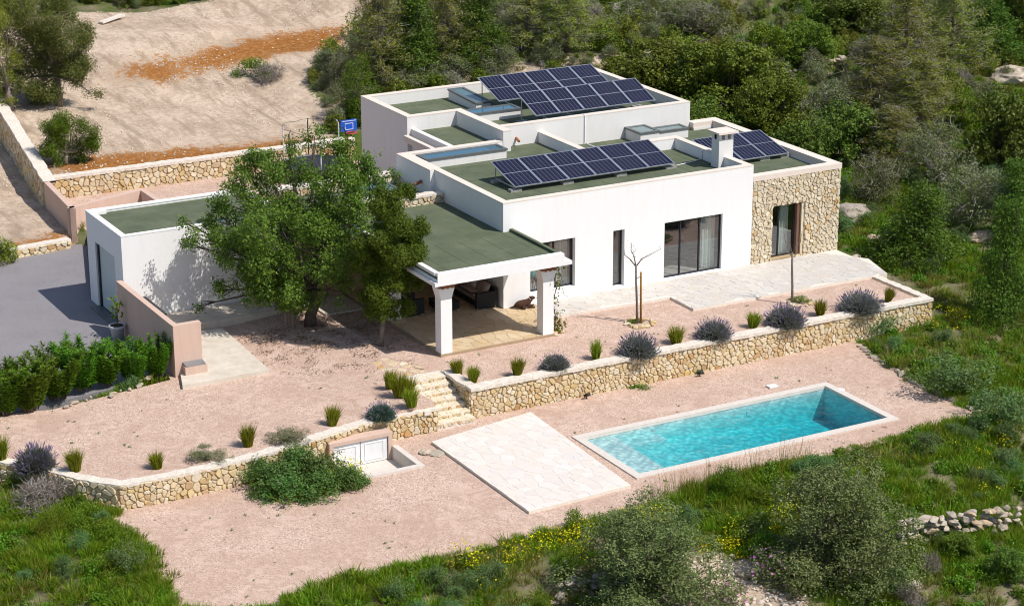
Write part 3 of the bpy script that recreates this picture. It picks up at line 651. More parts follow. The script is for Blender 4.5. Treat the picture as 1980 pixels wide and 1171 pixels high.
# windows
def window(x0, x1, z0, z1, y, bars, name='window', fw=.055, trim=None, curtain=()):
    f = MB(); f.box(x0, x1, y, y+.08, z1-fw, z1); f.box(x0, x1, y, y+.08, z0, z0+fw)
    edges = [x0]+list(bars)+[x1-fw]
    for e in edges: f.box(e, e+fw, y+.001, y+.079, z0+fw, z1-fw)
    w_ = f.build(name, M['metal_dark'], house)
    for a, c in zip(edges[:-1], edges[1:]):
        p = MB(); p.box(a+fw, c, y+.035, y+.045, z0+fw, z1-fw); p.build('pane', M['glass'], w_)
    for a, c in curtain:
        k = 40; vs = []; fs = []
        for i in range(k+1):
            xx = a+(c-a)*i/k; yy = y+.35+.05*math.sin(i*1.3)+.02*math.sin(i*2.9); vs += [(xx, yy, z0+.02), (xx, yy, z1+.05)]
        for i in range(k): fs.append((2*i, 2*i+2, 2*i+3, 2*i+1))
        p = MB(); p.add(vs, fs); p.build('curtain', M['curtain'], w_, smooth=True)
    return w_
window(7.43, 10.25, .04, 2.41, .12, (8.25, 9.18), curtain=((9.5, 10.2),))
window(5.0, 5.53, .08, 2.43, .2, ())
window(1.2, 3.24, .42, 2.42, .2, (2.35,), curtain=((2.6, 3.2),))
window(12.8, 14.1, .06, 2.31, .25, (13.25,), curtain=((12.86, 13.2), (13.45, 14.0)))
b = MB(); b.box(14.1, 14.2, .1, .395, .06, 2.31); b.box(14.22, 14.3, .14, .395, .06, 2.31); b.build('timber_jamb', simple('brown jamb', (.20, .11, .07), (.15, .08, .05), 5), house)
b = MB(); b.box(14.3, 14.418, .06, .395, .06, 2.32); b.build('stone_reveal', M['stone_pale'], house)
# inside: floor and back walls seen through the panes
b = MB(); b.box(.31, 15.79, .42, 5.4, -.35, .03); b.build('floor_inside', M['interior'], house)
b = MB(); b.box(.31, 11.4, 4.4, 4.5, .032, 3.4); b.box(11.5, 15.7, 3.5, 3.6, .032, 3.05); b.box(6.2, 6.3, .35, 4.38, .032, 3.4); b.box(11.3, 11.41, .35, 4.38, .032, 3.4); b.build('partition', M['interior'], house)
# inside chair seen through the porch window
ch = MB(); ch.lathe([(.05, .78), (.22, .82), (.28, .98), (.26, 1.16), (.24, 1.16), (.2, .9), (.02, .86)], 14, (1.72, .75))
tc_ = world_thing('dining_chair', (1.72, .75, .03), 'aqua shell chair on white legs inside the window behind the porch pillar', 'chair')
ch.build('seat_shell', M['aqua_seat'], tc_, True); lg = MB()
for a in range(4): lg.tube([(1.72+.05*math.cos(a*1.57+.7), .75+.05*math.sin(a*1.57+.7), .8), (1.72+.2*math.cos(a*1.57+.7), .75+.2*math.sin(a*1.57+.7), .03)], .018, 5)
lg.build('leg_frame', M['white_plastic'], tc_)
# skylights (parts of the house)
def skylight(pts, zb, zt, glass, fw=.1, tiltz=0, kerb='white2'):
    x0, x1, y0, y1 = pts; t = lambda y: zt+tiltz*(y-y0)/(y1-y0)
    b = MB(); b.prism([(x0,y0),(x1,y0),(x1,y1),(x0,y1)], zb, lambda x, y: t(y)-.05); k = b.build('skylight', M[kerb], house)
    f = MB()
    for a, c, d, e in ((x0-.04, x1+.04, y0-.04, y0+fw), (x0-.04, x1+.04, y1-fw, y1+.04), (x0-.04, x0+fw, y0+fw, y1-fw), (x1-fw, x1+.04, y0+fw, y1-fw)):
        f.prism([(a,d),(c,d),(c,e),(a,e)], lambda x, y: t(y)-.048, lambda x, y: t(y)+.03)
    f.build('frame', M['metal_grey'], k)
    p = MB(); p.prism([(x0+fw,y0+fw),(x1-fw,y0+fw),(x1-fw,y1-fw),(x0+fw,y1-fw)], lambda x, y: t(y)-.03, lambda x, y: t(y)+.005); p.build('pane', M[glass], k); return k
skylight((.55, 4.35, 7.62, 8.5), RA, 4.18, 'blueglass')
skylight((6.45, 7.22, 14.3, 17.0), RU, 4.55, 'skyglass', tiltz=.12)
skylight((5.25, 7.65, 12.3, 13.2), RU, 4.6, 'blueglass')
skylight((11.3, 12.28, 8.0, 9.25), RW, 3.92, 'skyglass'); skylight((12.3, 13.85, 8.05, 8.8), RW, 3.86, 'skyglass')
# chimney
b = MB(); b.box(11.15, 11.86, 1.7, 2.25, RA-.1, 5.0); ck = b.build('chimney', M['white2'], house)
b = MB(); b.box(11.02, 12.0, 1.52, 2.42, 5.26, 5.34); b.build('chimney_cap', M['cap'], ck)
b = MB()
for x in (11.15, 11.45, 11.74): b.box(x, x+.12, 1.7, 2.25, 5.0, 5.26)
b.box(11.15, 11.86, 1.9, 2.05, 5.0, 5.259); b.build('vent_post', M['white2'], ck)
# spouts, pipes, cable
b = MB(); b.tube([(5.75, UF, 4.12), (5.72, UF-.32, 4.05)], .06, 8); b.build('rain_spout', M['copper'], house, True)
b = MB(); b.tube([(-.2, 6.6, 3.62), (-.55, 6.55, 3.52)], .07, 8); b.build('rain_spout', M['copper'], house, True)
b = MB(); b.tube([(9.2, UF+.1, ZU+.02), (9.2, UF-.03, ZU-.0), (9.2, UF-.03, RW+.12), (9.25, UF-.3, RW+.03), (9.4, 6.0, RW+.03)], .022, 6); b.build('drain_pipe', M['pipe'], house, True)
b = MB(); b.tube([(9.65, 2.9, RA+.02), (11.4, 3.3, RA+.02), (11.4, 3.3, ZA-.02)], .022, 6); b.build('drain_pipe', M['pipe'], house, True)
# link roof with rubble parapets
b = MB(); b.box(-6.45, -.21, 5.0, 9.0, -.4, 2.95); b.build('wall', M['tan'], house)
rf = MB(); rf.box(-6.45, -.202, 5.3, 8.7, 2.952, 3.12); rf.build('roof', M['membrane'], house)
def rubble_parapet(x0, x1, y0, y1, z0, z1, s=.2):
    b = MB(); b.box(x0, x1, y0+.04, y1-.04, z0, z1-.05); c = b.build('rubble_parapet', M['mortar'], house)
    lay(c, cells(x1-x0, z1-z0-.05, s), (x0, y0+.04, z0), (1,0,0), (0,0,1), (0,-1,0), .05, .15, M['stone_pale'], limit=0)
    rough_cap([(x0, y0), (x1, y0)], y1-y0, z1, .09, M['cope'], c)
rubble_parapet(-6.4, -.02, 5.0, 5.4, 2.951, 3.5); rubble_parapet(-6.4, -.22, 8.6, 9.05, 2.951, 3.55)
skylight((-2.9, -1.2, 6.6, 8.2), 3.12, 3.4, 'skyglass')
# porch
b = MB(); b.prism([(-4.55,-3.5),(.27,-3.5),(.27,-1.72),(1.3,-1.72),(1.3,0),(0,0),(0,5.0),(-4.55,5.0)], -.36, -.03); b.build('porch_base', M['tan'], house)
pb = MB(); pb.prism([(-4.52,-3.47),(.24,-3.47),(.24,-1.69),(1.28,-1.69),(1.28,-.002),(-.002,-.002),(-.002,5.0),(-4.52,5.0)], -.029, -.012); pf = pb.build('porch_floor', M['joint_p'], house)
cs = cells(5.78, 8.4, .40, 1.15, gap=.012, big=.15); cs = [c for c in cs if all((p[0] < 4.5 or p[1] < 3.46) and (p[0] < 4.74 or p[1] > 1.8) for p in c[1])]
lay(pf, cs, (-4.52, -3.47, -.012), (1,0,0), (0,1,0), (0,0,1), .012, .03, M['flag_p'], name='flagstone', limit=150, rnd=.1)
b = MB(); b.box(-4.79, -.003, -3.8, 5.0, 2.9, 3.10); b.box(-.003, .41, -3.8, -.003, 2.9, 3.10); pr_ = b.build('porch_roof', M['membrane'], house)
laps(-4.7, .35, -3.6, -.1, 3.10, 'y', 1.0, pr_)
b = MB(); b.box(-4.79, .45, -3.85, -3.65, 3.101, 3.23); b.box(-4.84, -4.65, -3.648, 5.0, 3.101, 3.22); b.build('parapet_cap', M['white'], house)
b = MB(); b.box(.28, .42, -3.648, -.004, 3.101, 3.21); b.build('kerb_membrane', M['membrane'], house)
b = MB(); b.box(-4.95, .80, -3.9, -3.3, 2.76, 2.9); b.box(-4.95, -4.5, -3.298, 5.0, 2.76, 2.899); b.box(-.1, .80, -3.298, -.004, 2.76, 2.899); b.box(-4.84, .46, -3.897, -3.852, 2.902, 3.225); b.box(-4.84, -4.792, -3.85, 5, 2.902, 3.0); b.box(.412, .46, -3.85, -.004, 2.902, 3.18)
b.build('fascia', M['white'], house)
b = MB(); b.box(-4.5, -.1, -3.298, 5.0, 2.80, 2.898); b.build('ceiling', M['tan'], house)
for px_, py_ in ((-4.52, -3.48), (-.21, -3.48), (-4.47, .87)):
    b = MB(); b.box(px_, px_+.46, py_, py_+.46, -.02, 2.12)
    b.add([(px_-.0,py_,2.12),(px_+.46,py_,2.12),(px_+.46,py_+.46,2.12),(px_,py_+.46,2.12),(px_-.09,py_-.03,2.46),(px_+.55,py_-.03,2.46),(px_+.55,py_+.5,2.46),(px_-.09,py_+.5,2.46),
           (px_-.09,py_-.03,2.53),(px_+.55,py_-.03,2.53),(px_+.55,py_+.5,2.53),(px_-.09,py_+.5,2.53)],
          [(0,1,5,4),(1,2,6,5),(2,3,7,6),(3,0,4,7),(4,5,9,8),(5,6,10,9),(6,7,11,10),(7,4,8,11),(8,9,10,11)])
    pi = b.build('pillar', M['white'], house)
    for k in range(3):
        c = MB(); c.tube([(px_+.02+.2*k, py_-.16, 2.64), (px_+.03+.2*k, py_+.5, 2.65)], [.115, .105], 8); c.build('timber_block', M['wood'], pi, True)
b = MB(); b.box(-4.4, -.05, -3.1, -2.92, 2.62, 2.80); b.build('beam', M['wood'], house)
# ------------------------------------------------------------------ garage
gar = world_thing('garage', (-10, 8, -.45), 'low white flat-roofed garage with a grey door on its shaded left side', 'garage')
GX0, GX1, GY0, GY1, GZ = -13.3, -6.46, 6.08, 10.3, 3.3
b = MB(); b.box(GX0, GX1, GY0, GY0+.28, -.8, GZ-.03); b.box(GX0, GX1, GY1-.28, GY1, -.8, GZ-.03); b.box(GX1-.28, GX1, GY0+.281, GY1-.281, -.8, GZ-.03)
D0, D1, DZ = 7.0, 9.35, 2.25
b.box(GX0, GX0+.28, GY0+.281, D0, -.8, GZ-.031); b.box(GX0, GX0+.28, D1, GY1-.281, -.8, GZ-.031); b.box(GX0+.001, GX0+.279, D0+.001, D1-.001, DZ, GZ-.032)
b.build('wall', M['white'], gar)
b = MB(); b.box(GX0-.01, GX1+.01, GY0-.01, GY0+.2, GZ-.03, GZ+.01); b.box(GX0-.01, GX1+.01, GY1-.3, GY1+.01, GZ-.03, GZ+.01); b.box(GX0-.01, GX0+.24, GY0+.202, GY1-.302, GZ-.03, GZ+.009); b.box(GX1-.2, GX1+.01, GY0+.202, GY1-.302, GZ-.03, GZ+.009)
b.box(GX0+.242, GX0+.7, GY1-.5, GY1-.302, GZ-.2, GZ+.008)
b.build('parapet_cap', M['white'], gar)
rf = MB(); rf.box(GX0+.24, GX1-.2, GY0+.2, GY1-.28, 2.8, GZ-.12); ro = rf.build('roof', M['membrane'], gar)
b = MB(); b.box(GX0+.12, GX0+.16, D0+.02, D1-.03, -.4, DZ); d_ = b.build('door', M['door_grey'], gar)
b = MB(); b.box(GX0+.05, GX0+.13, D1-.18, D1-.05, -.4, DZ-.02); b.build('door_post', M['metal_dark'], d_)
b = MB(); b.box(GX0-.35, GX0+.1, D0-.05, D1+.05, -.46, -.42); b.build('threshold', M['metal_grey'], gar)
b = MB(); b.box(GX0-.04, GX0-.002, 6.45, 6.62, .55, .75); b.build('switch_box', M['white_plastic'], gar)

# ------------------------------------------------------------------ solar arrays
def solar_array(label, n, x0, y0, z0, x1, y1, z1, rb, tilt_rows=2, pos='solar array'):
    root = empty('solar_array', (x0, y0, rb), label, 'solar panels')
    Ld = math.hypot(y1-y0, z1-z0); pw = (x1-x0)/n; a = math.atan2(z1-z0, y1-y0)
    fr = MB(); t = .035; gp = .012
    fr.box(gp, pw-gp, 0, t, 0, .045); fr.box(gp, pw-gp, Ld-t, Ld, 0, .045); fr.box(gp, gp+t, t, Ld-t, 0, .045); fr.box(pw-gp-t, pw-gp, t, Ld-t, 0, .045); fr.box(gp+t, pw-gp-t, Ld/2-.012, Ld/2+.012, .01, .047); fr.box(gp+t, pw-gp-t, t, Ld-t, 0, .01)
    fme = fr.mesh('solar_panel', M['alu'])
    def cell(ya, yb):
        me_ = bpy.data.meshes.new('cell_sheet'); me_.from_pydata([(gp+t,ya,.036),(pw-gp-t,ya,.036),(pw-gp-t,yb,.036),(gp+t,yb,.036),(gp+t,ya,.012),(pw-gp-t,ya,.012),(pw-gp-t,yb,.012),(gp+t,yb,.012)], [], [(0,1,2,3),(7,6,5,4)])
        uv = me_.uv_layers.new(name='UVMap'); me_.materials.append(M['cell'])
        for i, c in enumerate(((0,0),(1,0),(1,1),(0,1),(0,0),(1,0),(1,1),(0,1))): uv.data[i].uv = c
        return me_
    c1, c2 = cell(t, Ld/2-.012), cell(Ld/2+.012, Ld-t)
    for i in range(n):
        p = link('solar_panel', fme, root, (pw*i, 0, z0-rb)); p.rotation_euler = (a, 0, 0)
        link('cell_sheet', c1, p); link('cell_sheet', c2, p)
    h0, h1 = z0-rb, z1-rb; dy = y1-y0
    for i in range(n+1):
        x = min(max(pw*i, .12), pw*n-.12)
        r = MB(); r.beam((x, .1, h0-.03+.1*math.tan(a)), (x, dy-.1, h1-.05), .04, .04); r.beam((x, dy-.25, .02), (x, dy-.25, h1-.1-.2*math.tan(a)), .035, .035); r.beam((x, .25, .14), (x, dy-.25, .14), .035, .035); r.build('support_frame', M['alu'], root)
        if i % 2 == 0 or i == n:
            for yy in (.2, dy-.35):
                k = MB(); k.box(x-.25, x+.25, yy-.12, yy+.12, 0, .12); k.build('ballast_block', M['concrete'], root)
    return root
solar_array('tilted row of six solar panels on the front roof above the big windows', 6, 1.95, 2.58, 4.0, 9.57, 4.66, 4.57, RA)
solar_array('front row of five solar panels on the upper block, nearest its front parapet', 5, 7.05, 9.85, 4.80, 13.25, 11.6, 5.48, RU)
solar_array('rear row of five solar panels on the upper block, behind the front row', 5, 7.0, 13.15, 4.8, 13.05, 15.2, 5.48, RU)
solar_array('short row of three solar panels on the stone wing roof behind the chimney', 3, 12.05, 2.9, 3.6, 15.65, 5.1, 4.15, RW)

# ------------------------------------------------------------------ terraces and flagged areas
ter = world_thing('terrace', (11, -2, 0), 'pale crazy-paved terrace along the front of the villa', 'terrace'); 
b = MB(); TP = [(.6,-1.75),(6.5,-1.75),(6.5,-3.62),(15.95,-3.72),(16.15,-1.2),(16.15,0),(.6,0)]
TP = [(1.31,-1.73),(6.5,-1.95),(6.48,-3.62),(15.95,-3.72),(16.55,-1.7),(16.15,-1.2),(16.15,-.002),(1.31,-.002)]
b.prism(TP, -.6, -.014); b.build('slab', M['joint'], ter)
kp = [300]
for poly, W_, H_, ox, oy in (([(1.2,.02),(6.4,-.18),(6.4,1.74),(1.2,1.74)], 6.4, 1.9, .12, -1.75), ([(0,.1),(9.45,0),(10.05,2.0),(9.67,2.5),(9.67,3.7),(0,3.7)], 10.1, 3.72, 6.48, -3.72)):
    cs = cells(W_, H_, .34, 1.25, gap=.007, poly=poly, big=.18)
    lay(ter, cs, (ox, oy, -.014), (1,0,0), (0,1,0), (0,0,1), .009, .02, M['flag_t'], name='flagstone', keep=kp, rnd=.1)
deck = world_thing('pool_deck', (-5.3, -11.5, -1.1), 'bright crazy-paved deck between the stone steps and the pool', 'deck')
DP = [(-7.5,-8.42),(-7.46,-15.2),(-3.5,-15.0),(-3.12,-7.68)]
DP = [tuple(at(px, py, -1.09)[:2]) for px, py in ((1022.9,987.4),(1219.8,936.5),(1026,795),(834.4,852.3))]
b = MB(); b.prism(DP, -1.5, -1.104); b.build('slab', M['joint'], deck)
sl_ = [(p[0]+7.8, p[1]+15.6) for p in DP]
cs = cells(5.0, 8.2, .36, 1.2, gap=.007, poly=sl_, big=.18)
lay(deck, cs, (-7.8, -15.6, -1.104), (1,0,0), (0,1,0), (0,0,1), .007, .02, M['flag'], name='flagstone', rnd=.05)
pth = world_thing('entrance_path', (-12, 1, -.15), 'bare pale concrete path leading past the pink wall to the garage', 'path')
b = MB(); b.prism([tuple(at(px, py, -.2)[:2]) for px, py in ((353,745),(521,714),(430,634),(382,640),(345,700))], -.7, -.2); b.build('slab', M['path'], pth)
b = MB(); b.box(-12.7, -6.3, 4.3, 6.06, -.7, -.05); b.box(-6.3, -4.66, 2.9, 6.06, -.7, -.06); b.build('raised_slab', M['path'], pth)

# ------------------------------------------------------------------ retaining walls and steps
rw = world_thing('retaining_wall', (5, -7.1, -1.2), 'long ochre stone retaining wall behind the pool, right of the steps', 'wall')
b = MB(); b.box(-5.2, 15.5, -7.08, -6.72, -1.7, -.1); b.box(-5.22, -4.88, -6.718, -5.02, -1.6, -.1); b.box(15.14, 15.48, -6.718, -3.6, -1.7, -.1); b.build('core', M['mortar'], rw)
kp = [300]
lay(rw, cells(20.74, 1.18, .172, 1.12, jit=.5, big=.2), (-5.22, -7.08, -1.26), (1,0,0), (0,0,1), (0,-1,0), .045, .16, M['stone'], keep=kp)
lay(rw, cells(2.05, 1.5, .17, 1.1), (-5.2, -5.03, -1.6), (0,-1,0), (0,0,1), (-1,0,0), .05, .16, M['stone'], limit=0)
lay(rw, cells(3.5, 1.5, .22, 1.1), (15.5, -7.1, -1.6), (0,1,0), (0,0,1), (1,0,0), .05, .16, M['stone'], limit=0)
rough_cap([(15.22, -3.5), (15.25, -6.85)], .3, -.03, .12, M['cope'], rw, side=1); rough_cap([(-5.24, -7.13), (15.54, -7.13)], .42, -.03, .12, M['cope'], rw); rough_cap([(-4.9, -6.7), (-4.9, -4.95)], .38, -.031, .12, M['cope'], rw)
lw = world_thing('retaining_wall', (-13, -8.6, -1.2), 'curving ochre stone retaining wall left of the steps with the cellar doors in it', 'wall')
kp = [300]
LT = LEFTTOP; bcore = MB()
for i in range(len(LT)-1):
    a, c = Vector((*LT[i], 0)), Vector((*LT[i+1], 0)); d = (a-c); L_ = d.length; u = d/L_; nrm = Vector((u.y, -u.x, 0))   # u runs left to right, nrm outward (towards viewer)
    zb = -1.75; h = -.40-zb
    bcore.add([c+nrm*-.0+Vector((0,0,zb)), a+Vector((0,0,zb)), a+Vector((0,0,-.38)), c+Vector((0,0,-.38)), c-nrm*.3+Vector((0,0,zb)), a-nrm*.3+Vector((0,0,zb)), a-nrm*.3+Vector((0,0,-.38)), c-nrm*.3+Vector((0,0,-.38))], [(0,1,2,3),(5,4,7,6),(3,2,6,7),(1,5,6,2),(4,0,3,7)])
    holes = ()
    Pn = c+Vector((0,0,-1.30))
    cs = cells(L_, .93, .168, 1.12, jit=.5, big=.2)
    def inpit(q):
        w_ = Pn+u*q[0]; return -11.18 < w_.x < -8.92 and Pn.z+q[1] < -.66
    cs = [k for k in cs if not any(inpit(q) for q in k[1])]
    lay(lw, cs, Pn, u, (0,0,1), nrm, .045, .16, M['stone'], keep=kp)
bcore.build('core', M['mortar'], lw)
rough_cap([(p[0]+.02, p[1]) for p in LT][::-1], .36, -.33, .1, M['cope'], lw)
lay(lw, cells(3.0, 1.35, .2), (LT[0][0]+.02, LT[0][1], -1.72), (0,1,0), (0,0,1), (1,0,0), .05, .16, M['stone'], limit=0)
# cellar doors in a small sunken pit
cel = world_thing('cellar_hatch', (-10, -9, -1.2), 'white cellar double doors in a sunken pit of the left stone wall', 'hatch')
ym = LT[2][1]; ym = -.03+float(np.interp(-11.15, [LT[3][0], LT[2][0]], [LT[3][1], LT[2][1]]))
b = MB(); b.box(-11.15, -11.0, ym-.16, ym+.3, -1.9, -.74); b.box(-8.95, -8.8, ym-.16, ym+.3, -1.9, -.74); b.box(-11.15, -8.8, ym-.162, ym+.3, -.74, -.62); b.box(-11, -8.95, ym+.02, ym+.3, -2.2, -.741); b.build('frame', M['pink'], cel)
for x0, x1 in ((-10.98, -10.0), (-9.97, -8.97)):
    b = MB(); b.box(x0, x1, ym-.10, ym-.05, -1.6, -.76); d_ = b.build('door', M['white_plastic'], cel)
    f = MB(); f.box(x0+.14, x1-.14, ym-.115, ym-.101, -1.5, -1.47); f.box(x0+.14, x1-.14, ym-.115, ym-.101, -.90, -.87); f.box(x0+.14, x0+.17, ym-.115, ym-.101, -1.47, -.90); f.box(x1-.17, x1-.14, ym-.115, ym-.101, -1.47, -.90); f.build('moulding', M['white_plastic'], d_)
b = MB(); b.box(-11.05, -8.62, -10.2, -10.0, -2.3, -1.12); b.box(-8.82, -8.62, -9.998, ym-.17, -2.3, -1.12); b.box(-11.2, -11.0, -10.2, ym-.17, -2.3, -1.121); b.box(-11, -8.82, -10, ym-.06, -1.9, -1.62); b.build('kerb', M['pool_cap'], cel)
# steps
st = world_thing('garden_steps', (-6.2, -6, -1.2), 'flight of pale stone steps between the two retaining walls', 'steps')
NS = 7; z_lo, z_hi, y_lo, y_hi = -1.1, -.1, -7.5, -5.0
for k in range(NS):
    ya = y_lo+(y_hi-y_lo)*k/NS; zt = z_lo+(z_hi-z_lo)*(k+1)/NS; yb = y_lo+(y_hi-y_lo)*(k+1)/NS+(.25 if k == NS-1 else .02)
    b = MB(); b.box(-7.02, -5.27, ya, yb, -1.7, zt); s_ = b.build('step', M['cope'], st)
    lay(s_, cells(1.72, .13, .13, 1.9, big=.2), (-7.0, ya, zt-.15), (1,0,0), (0,0,1), (0,-1,0), .02, .1, M['stone'], limit=0)
    lay(s_, cells(1.72, .34, .24, 1.2, big=.2), (-7.0, ya+.005, zt), (1,0,0), (0,1,0), (0,0,1), .014, .05, flag_mat('step stone', [(0, (.74, .66, .52)), (.5, (.66, .56, .40)), (1, (.72, .62, .48))], (.6, .48, .3)) if k == 0 else bpy.data.materials['step stone'], name='tread_stone', limit=0)
vs = []; b = MB(); b.add([(-7.3,-7.6,-.5),(-7.03,-7.6,-.5),(-7.03,-7.6,-.36),(-7.3,-7.6,-.36),(-7.3,-4.8,-.2),(-7.03,-4.8,-.2),(-7.03,-4.8,-.06),(-7.3,-4.8,-.06)], [(0,1,2,3),(3,2,6,7),(1,5,6,2),(4,0,3,7)]); b.build('side_kerb', M['cope'], st)
# stepping stones above
sp_ = world_thing('stepping_stones', (-6, -4, -.12), 'patch of ochre stepping stones in the gravel above the steps', 'paving')
cs = cells(1.9, 2.6, .3, 1.2, gap=.055, big=.3, poly=[(.9,0),(1.85,0),(1.6,1.3),(1.2,2.5),(.2,2.4),(.3,1.4)]); lay(sp_, cs, (-7.4, -4.95, -.215), (1,0,.0686), (0,1,0), (0,0,1), .022, .1, M['stone'], rnd=.3)

# ------------------------------------------------------------------ pink walls
def pink_wall(label, pts, zt, th, zb=-.8, side=1):
    o = world_thing('rendered_wall', (pts[0][0], pts[0][1], zb+.3), label, 'wall'); b = MB()
    for i in range(len(pts)-1):
        a, c = Vector((*pts[i], 0)), Vector((*pts[i+1], 0)); d = (c-a).normalized(); nn = Vector((-d.y, d.x, 0))*side*th
        z0_, z1_ = (zt[i], zt[i+1]) if hasattr(zt, '__len__') else (zt, zt); e = .0
        q = [a-d*(.0 if i == 0 else e), c+d*0, c+nn, a+nn]
        b.add([v+Vector((0,0,zb)) for v in q]+[q[0]+Vector((0,0,z0_)), q[1]+Vector((0,0,z1_)), q[2]+Vector((0,0,z1_)), q[3]+Vector((0,0,z0_))], [(0,1,5,4),(1,2,6,5),(2,3,7,6),(3,0,4,7),(4,5,6,7)])
    for i in range(1, len(pts)-1):
        p = Vector((*pts[i], 0)); n_ = []
        for a, c in ((pts[i-1], pts[i]), (pts[i], pts[i+1])): d = Vector((c[0]-a[0], c[1]-a[1], 0)).normalized(); n_.append(Vector((-d.y, d.x, 0))*side*(th-.002))
        q = [p, p+n_[0], p+n_[0]+n_[1], p+n_[1]]; z1_ = (zt[i] if hasattr(zt, '__len__') else zt)-.003
        b.add([v+Vector((0,0,zb)) for v in q]+[v+Vector((0,0,z1_)) for v in q], [(0,1,5,4),(1,2,6,5),(2,3,7,6),(3,0,4,7),(4,5,6,7)])
    b.build('render', M['pink'], o); return o
pink_wall('pink rendered garden wall beside the garage with the meter box at its foot', [(-13.6, 6.05), (-13.6, .05)], 1.58, .22, side=1)
pink_wall('short pink rendered wall end facing the gravel, above the meter box', [(-13.61, -.12), (-12.55, -.12)], 1.6, .25, side=1)
pA = [tuple(at(px, py, 1.2)[:2]) for px, py in ((85,352),(135,403),(272,368),(297,385))]
pink_wall('pink rendered wall at the corner behind the garage, joining the back stone wall', [pA[0], pA[1], pA[2], (pA[2][0], pA[2][1]-2.4)], 1.2, .25, side=1)

# ------------------------------------------------------------------ back stone walls
bw = world_thing('garden_wall', (-3, 24, 0), 'low stone wall running behind the gravel court under the bare plot', 'wall')
b = MB(); b.box(-10.6, 4.8, 24.0, 24.5, -.4, .95); b.build('core', M['mortar'], bw)
lay(bw, cells(15.4, 1.0, .22, 1.1, jit=.48, big=.18), (-10.6, 24.0, -.05), (1,0,0), (0,0,1), (0,-1,0), .06, .16, M['stone'], limit=260)
rough_cap([(-10.6, 23.95), (4.8, 23.95)], .5, 1.05, .12, M['cope'], bw)
sw = world_thing('garden_wall', (-10.5, 29, 0), 'stone wall with a white top along the dirt track at the upper left', 'wall')
P0, P1 = (pA[0][0]+.05, pA[0][1]), (-8.9, 44)
d = Vector((P1[0]-P0[0], P1[1]-P0[1], 0)); L_ = d.length; u = d/L_; nn = Vector((-u.y, u.x, 0))
b = MB(); b.add([(P0[0],P0[1],-.5),(P1[0],P1[1],-.5),(P1[0]+.45,P1[1],-.5),(P0[0]+.45,P0[1],-.5),(P0[0],P0[1],1.1),(P1[0],P1[1],3.1),(P1[0]+.45,P1[1],3.1),(P0[0]+.45,P0[1],1.1)], [(0,4,5,1),(2,6,7,3),(4,7,6,5),(0,3,7,4),(1,5,6,2)]); b.build('core', M['mortar'], sw)
sl2 = math.atan2(2.0, L_)
lay(sw, cells(L_-.5, 1.65, .3, 1.1), Vector((P1[0], P1[1], 1.4)), -u*math.cos(sl2)-Vector((0,0,math.sin(sl2))), (0,0,1), nn, .06, .16, M['stone'], limit=120)
def slope_cap(parent, A_, B_, wd, th):
    A_, B_ = Vector(A_), Vector(B_); d = (B_-A_); k = int(d.length/.3); u_ = d.normalized(); s_ = Vector((u_.y, -u_.x, 0)).normalized(); vs = []; fs = []
    for i in range(k+1):
        p = A_.lerp(B_, i/k); a = p-s_*(.05+random.uniform(0, .04)); c = p+s_*(wd+random.uniform(-.03, .05)); zz = random.uniform(-.02, .02)
        vs += [a-Vector((0,0,th)), a+Vector((0,0,zz)), c+Vector((0,0,zz)), c-Vector((0,0,th))]
    for i in range(k):
        for j in range(4): fs.append((i*4+j, (i+1)*4+j, (i+1)*4+(j+1) % 4, i*4+(j+1) % 4))
    b = MB(); b.add(vs, fs); b.build('coping', M['cope'], parent)
slope_cap(sw, (P0[0], P0[1], 1.2), (P1[0], P1[1], 3.2), .5, .12)
kw = world_thing('garden_wall', (-15, 17.2, -.45), 'knee-high stone wall edging the asphalt drive at the far left', 'wall')
b = MB(); b.add([(-26,12.9,-.9),(-11.75,17.9,-.9),(-11.9,18.4,-.9),(-26.2,13.4,-.9),(-26,12.9,-.05),(-11.75,17.9,-.05),(-11.9,18.4,-.05),(-26.2,13.4,-.05)], [(0,1,5,4),(4,5,6,7),(3,7,6,2),(1,2,6,5)]); 
A0, A1 = at(-120, 510, -.05), at(137, 462, -.05)
d = Vector((A1[0]-A0[0], A1[1]-A0[1], 0)); L_ = d.length; u = d/L_; nn = Vector((u.y, -u.x, 0)); b = MB(); a_ = Vector((A0[0], A0[1], 0)); c_ = Vector((A1[0], A1[1], 0))
b.add([a_+Vector((0,0,-.9)), c_+Vector((0,0,-.9)), c_-nn*.4+Vector((0,0,-.9)), a_-nn*.4+Vector((0,0,-.9)), a_+Vector((0,0,-.1)), c_+Vector((0,0,-.1)), c_-nn*.4+Vector((0,0,-.1)), a_-nn*.4+Vector((0,0,-.1))], [(0,1,5,4),(4,5,6,7),(2,3,7,6),(1,2,6,5)]); b.build('core', M['mortar'], kw)
lay(kw, cells(L_, .42, .26, 1.15), a_+Vector((0,0,-.52)), u, (0,0,1), nn, .07, .16, M['stone'], limit=100)
rough_cap([tuple(a_[:2]), tuple(c_[:2])], .42, -.05, .08, M['cope'], kw)

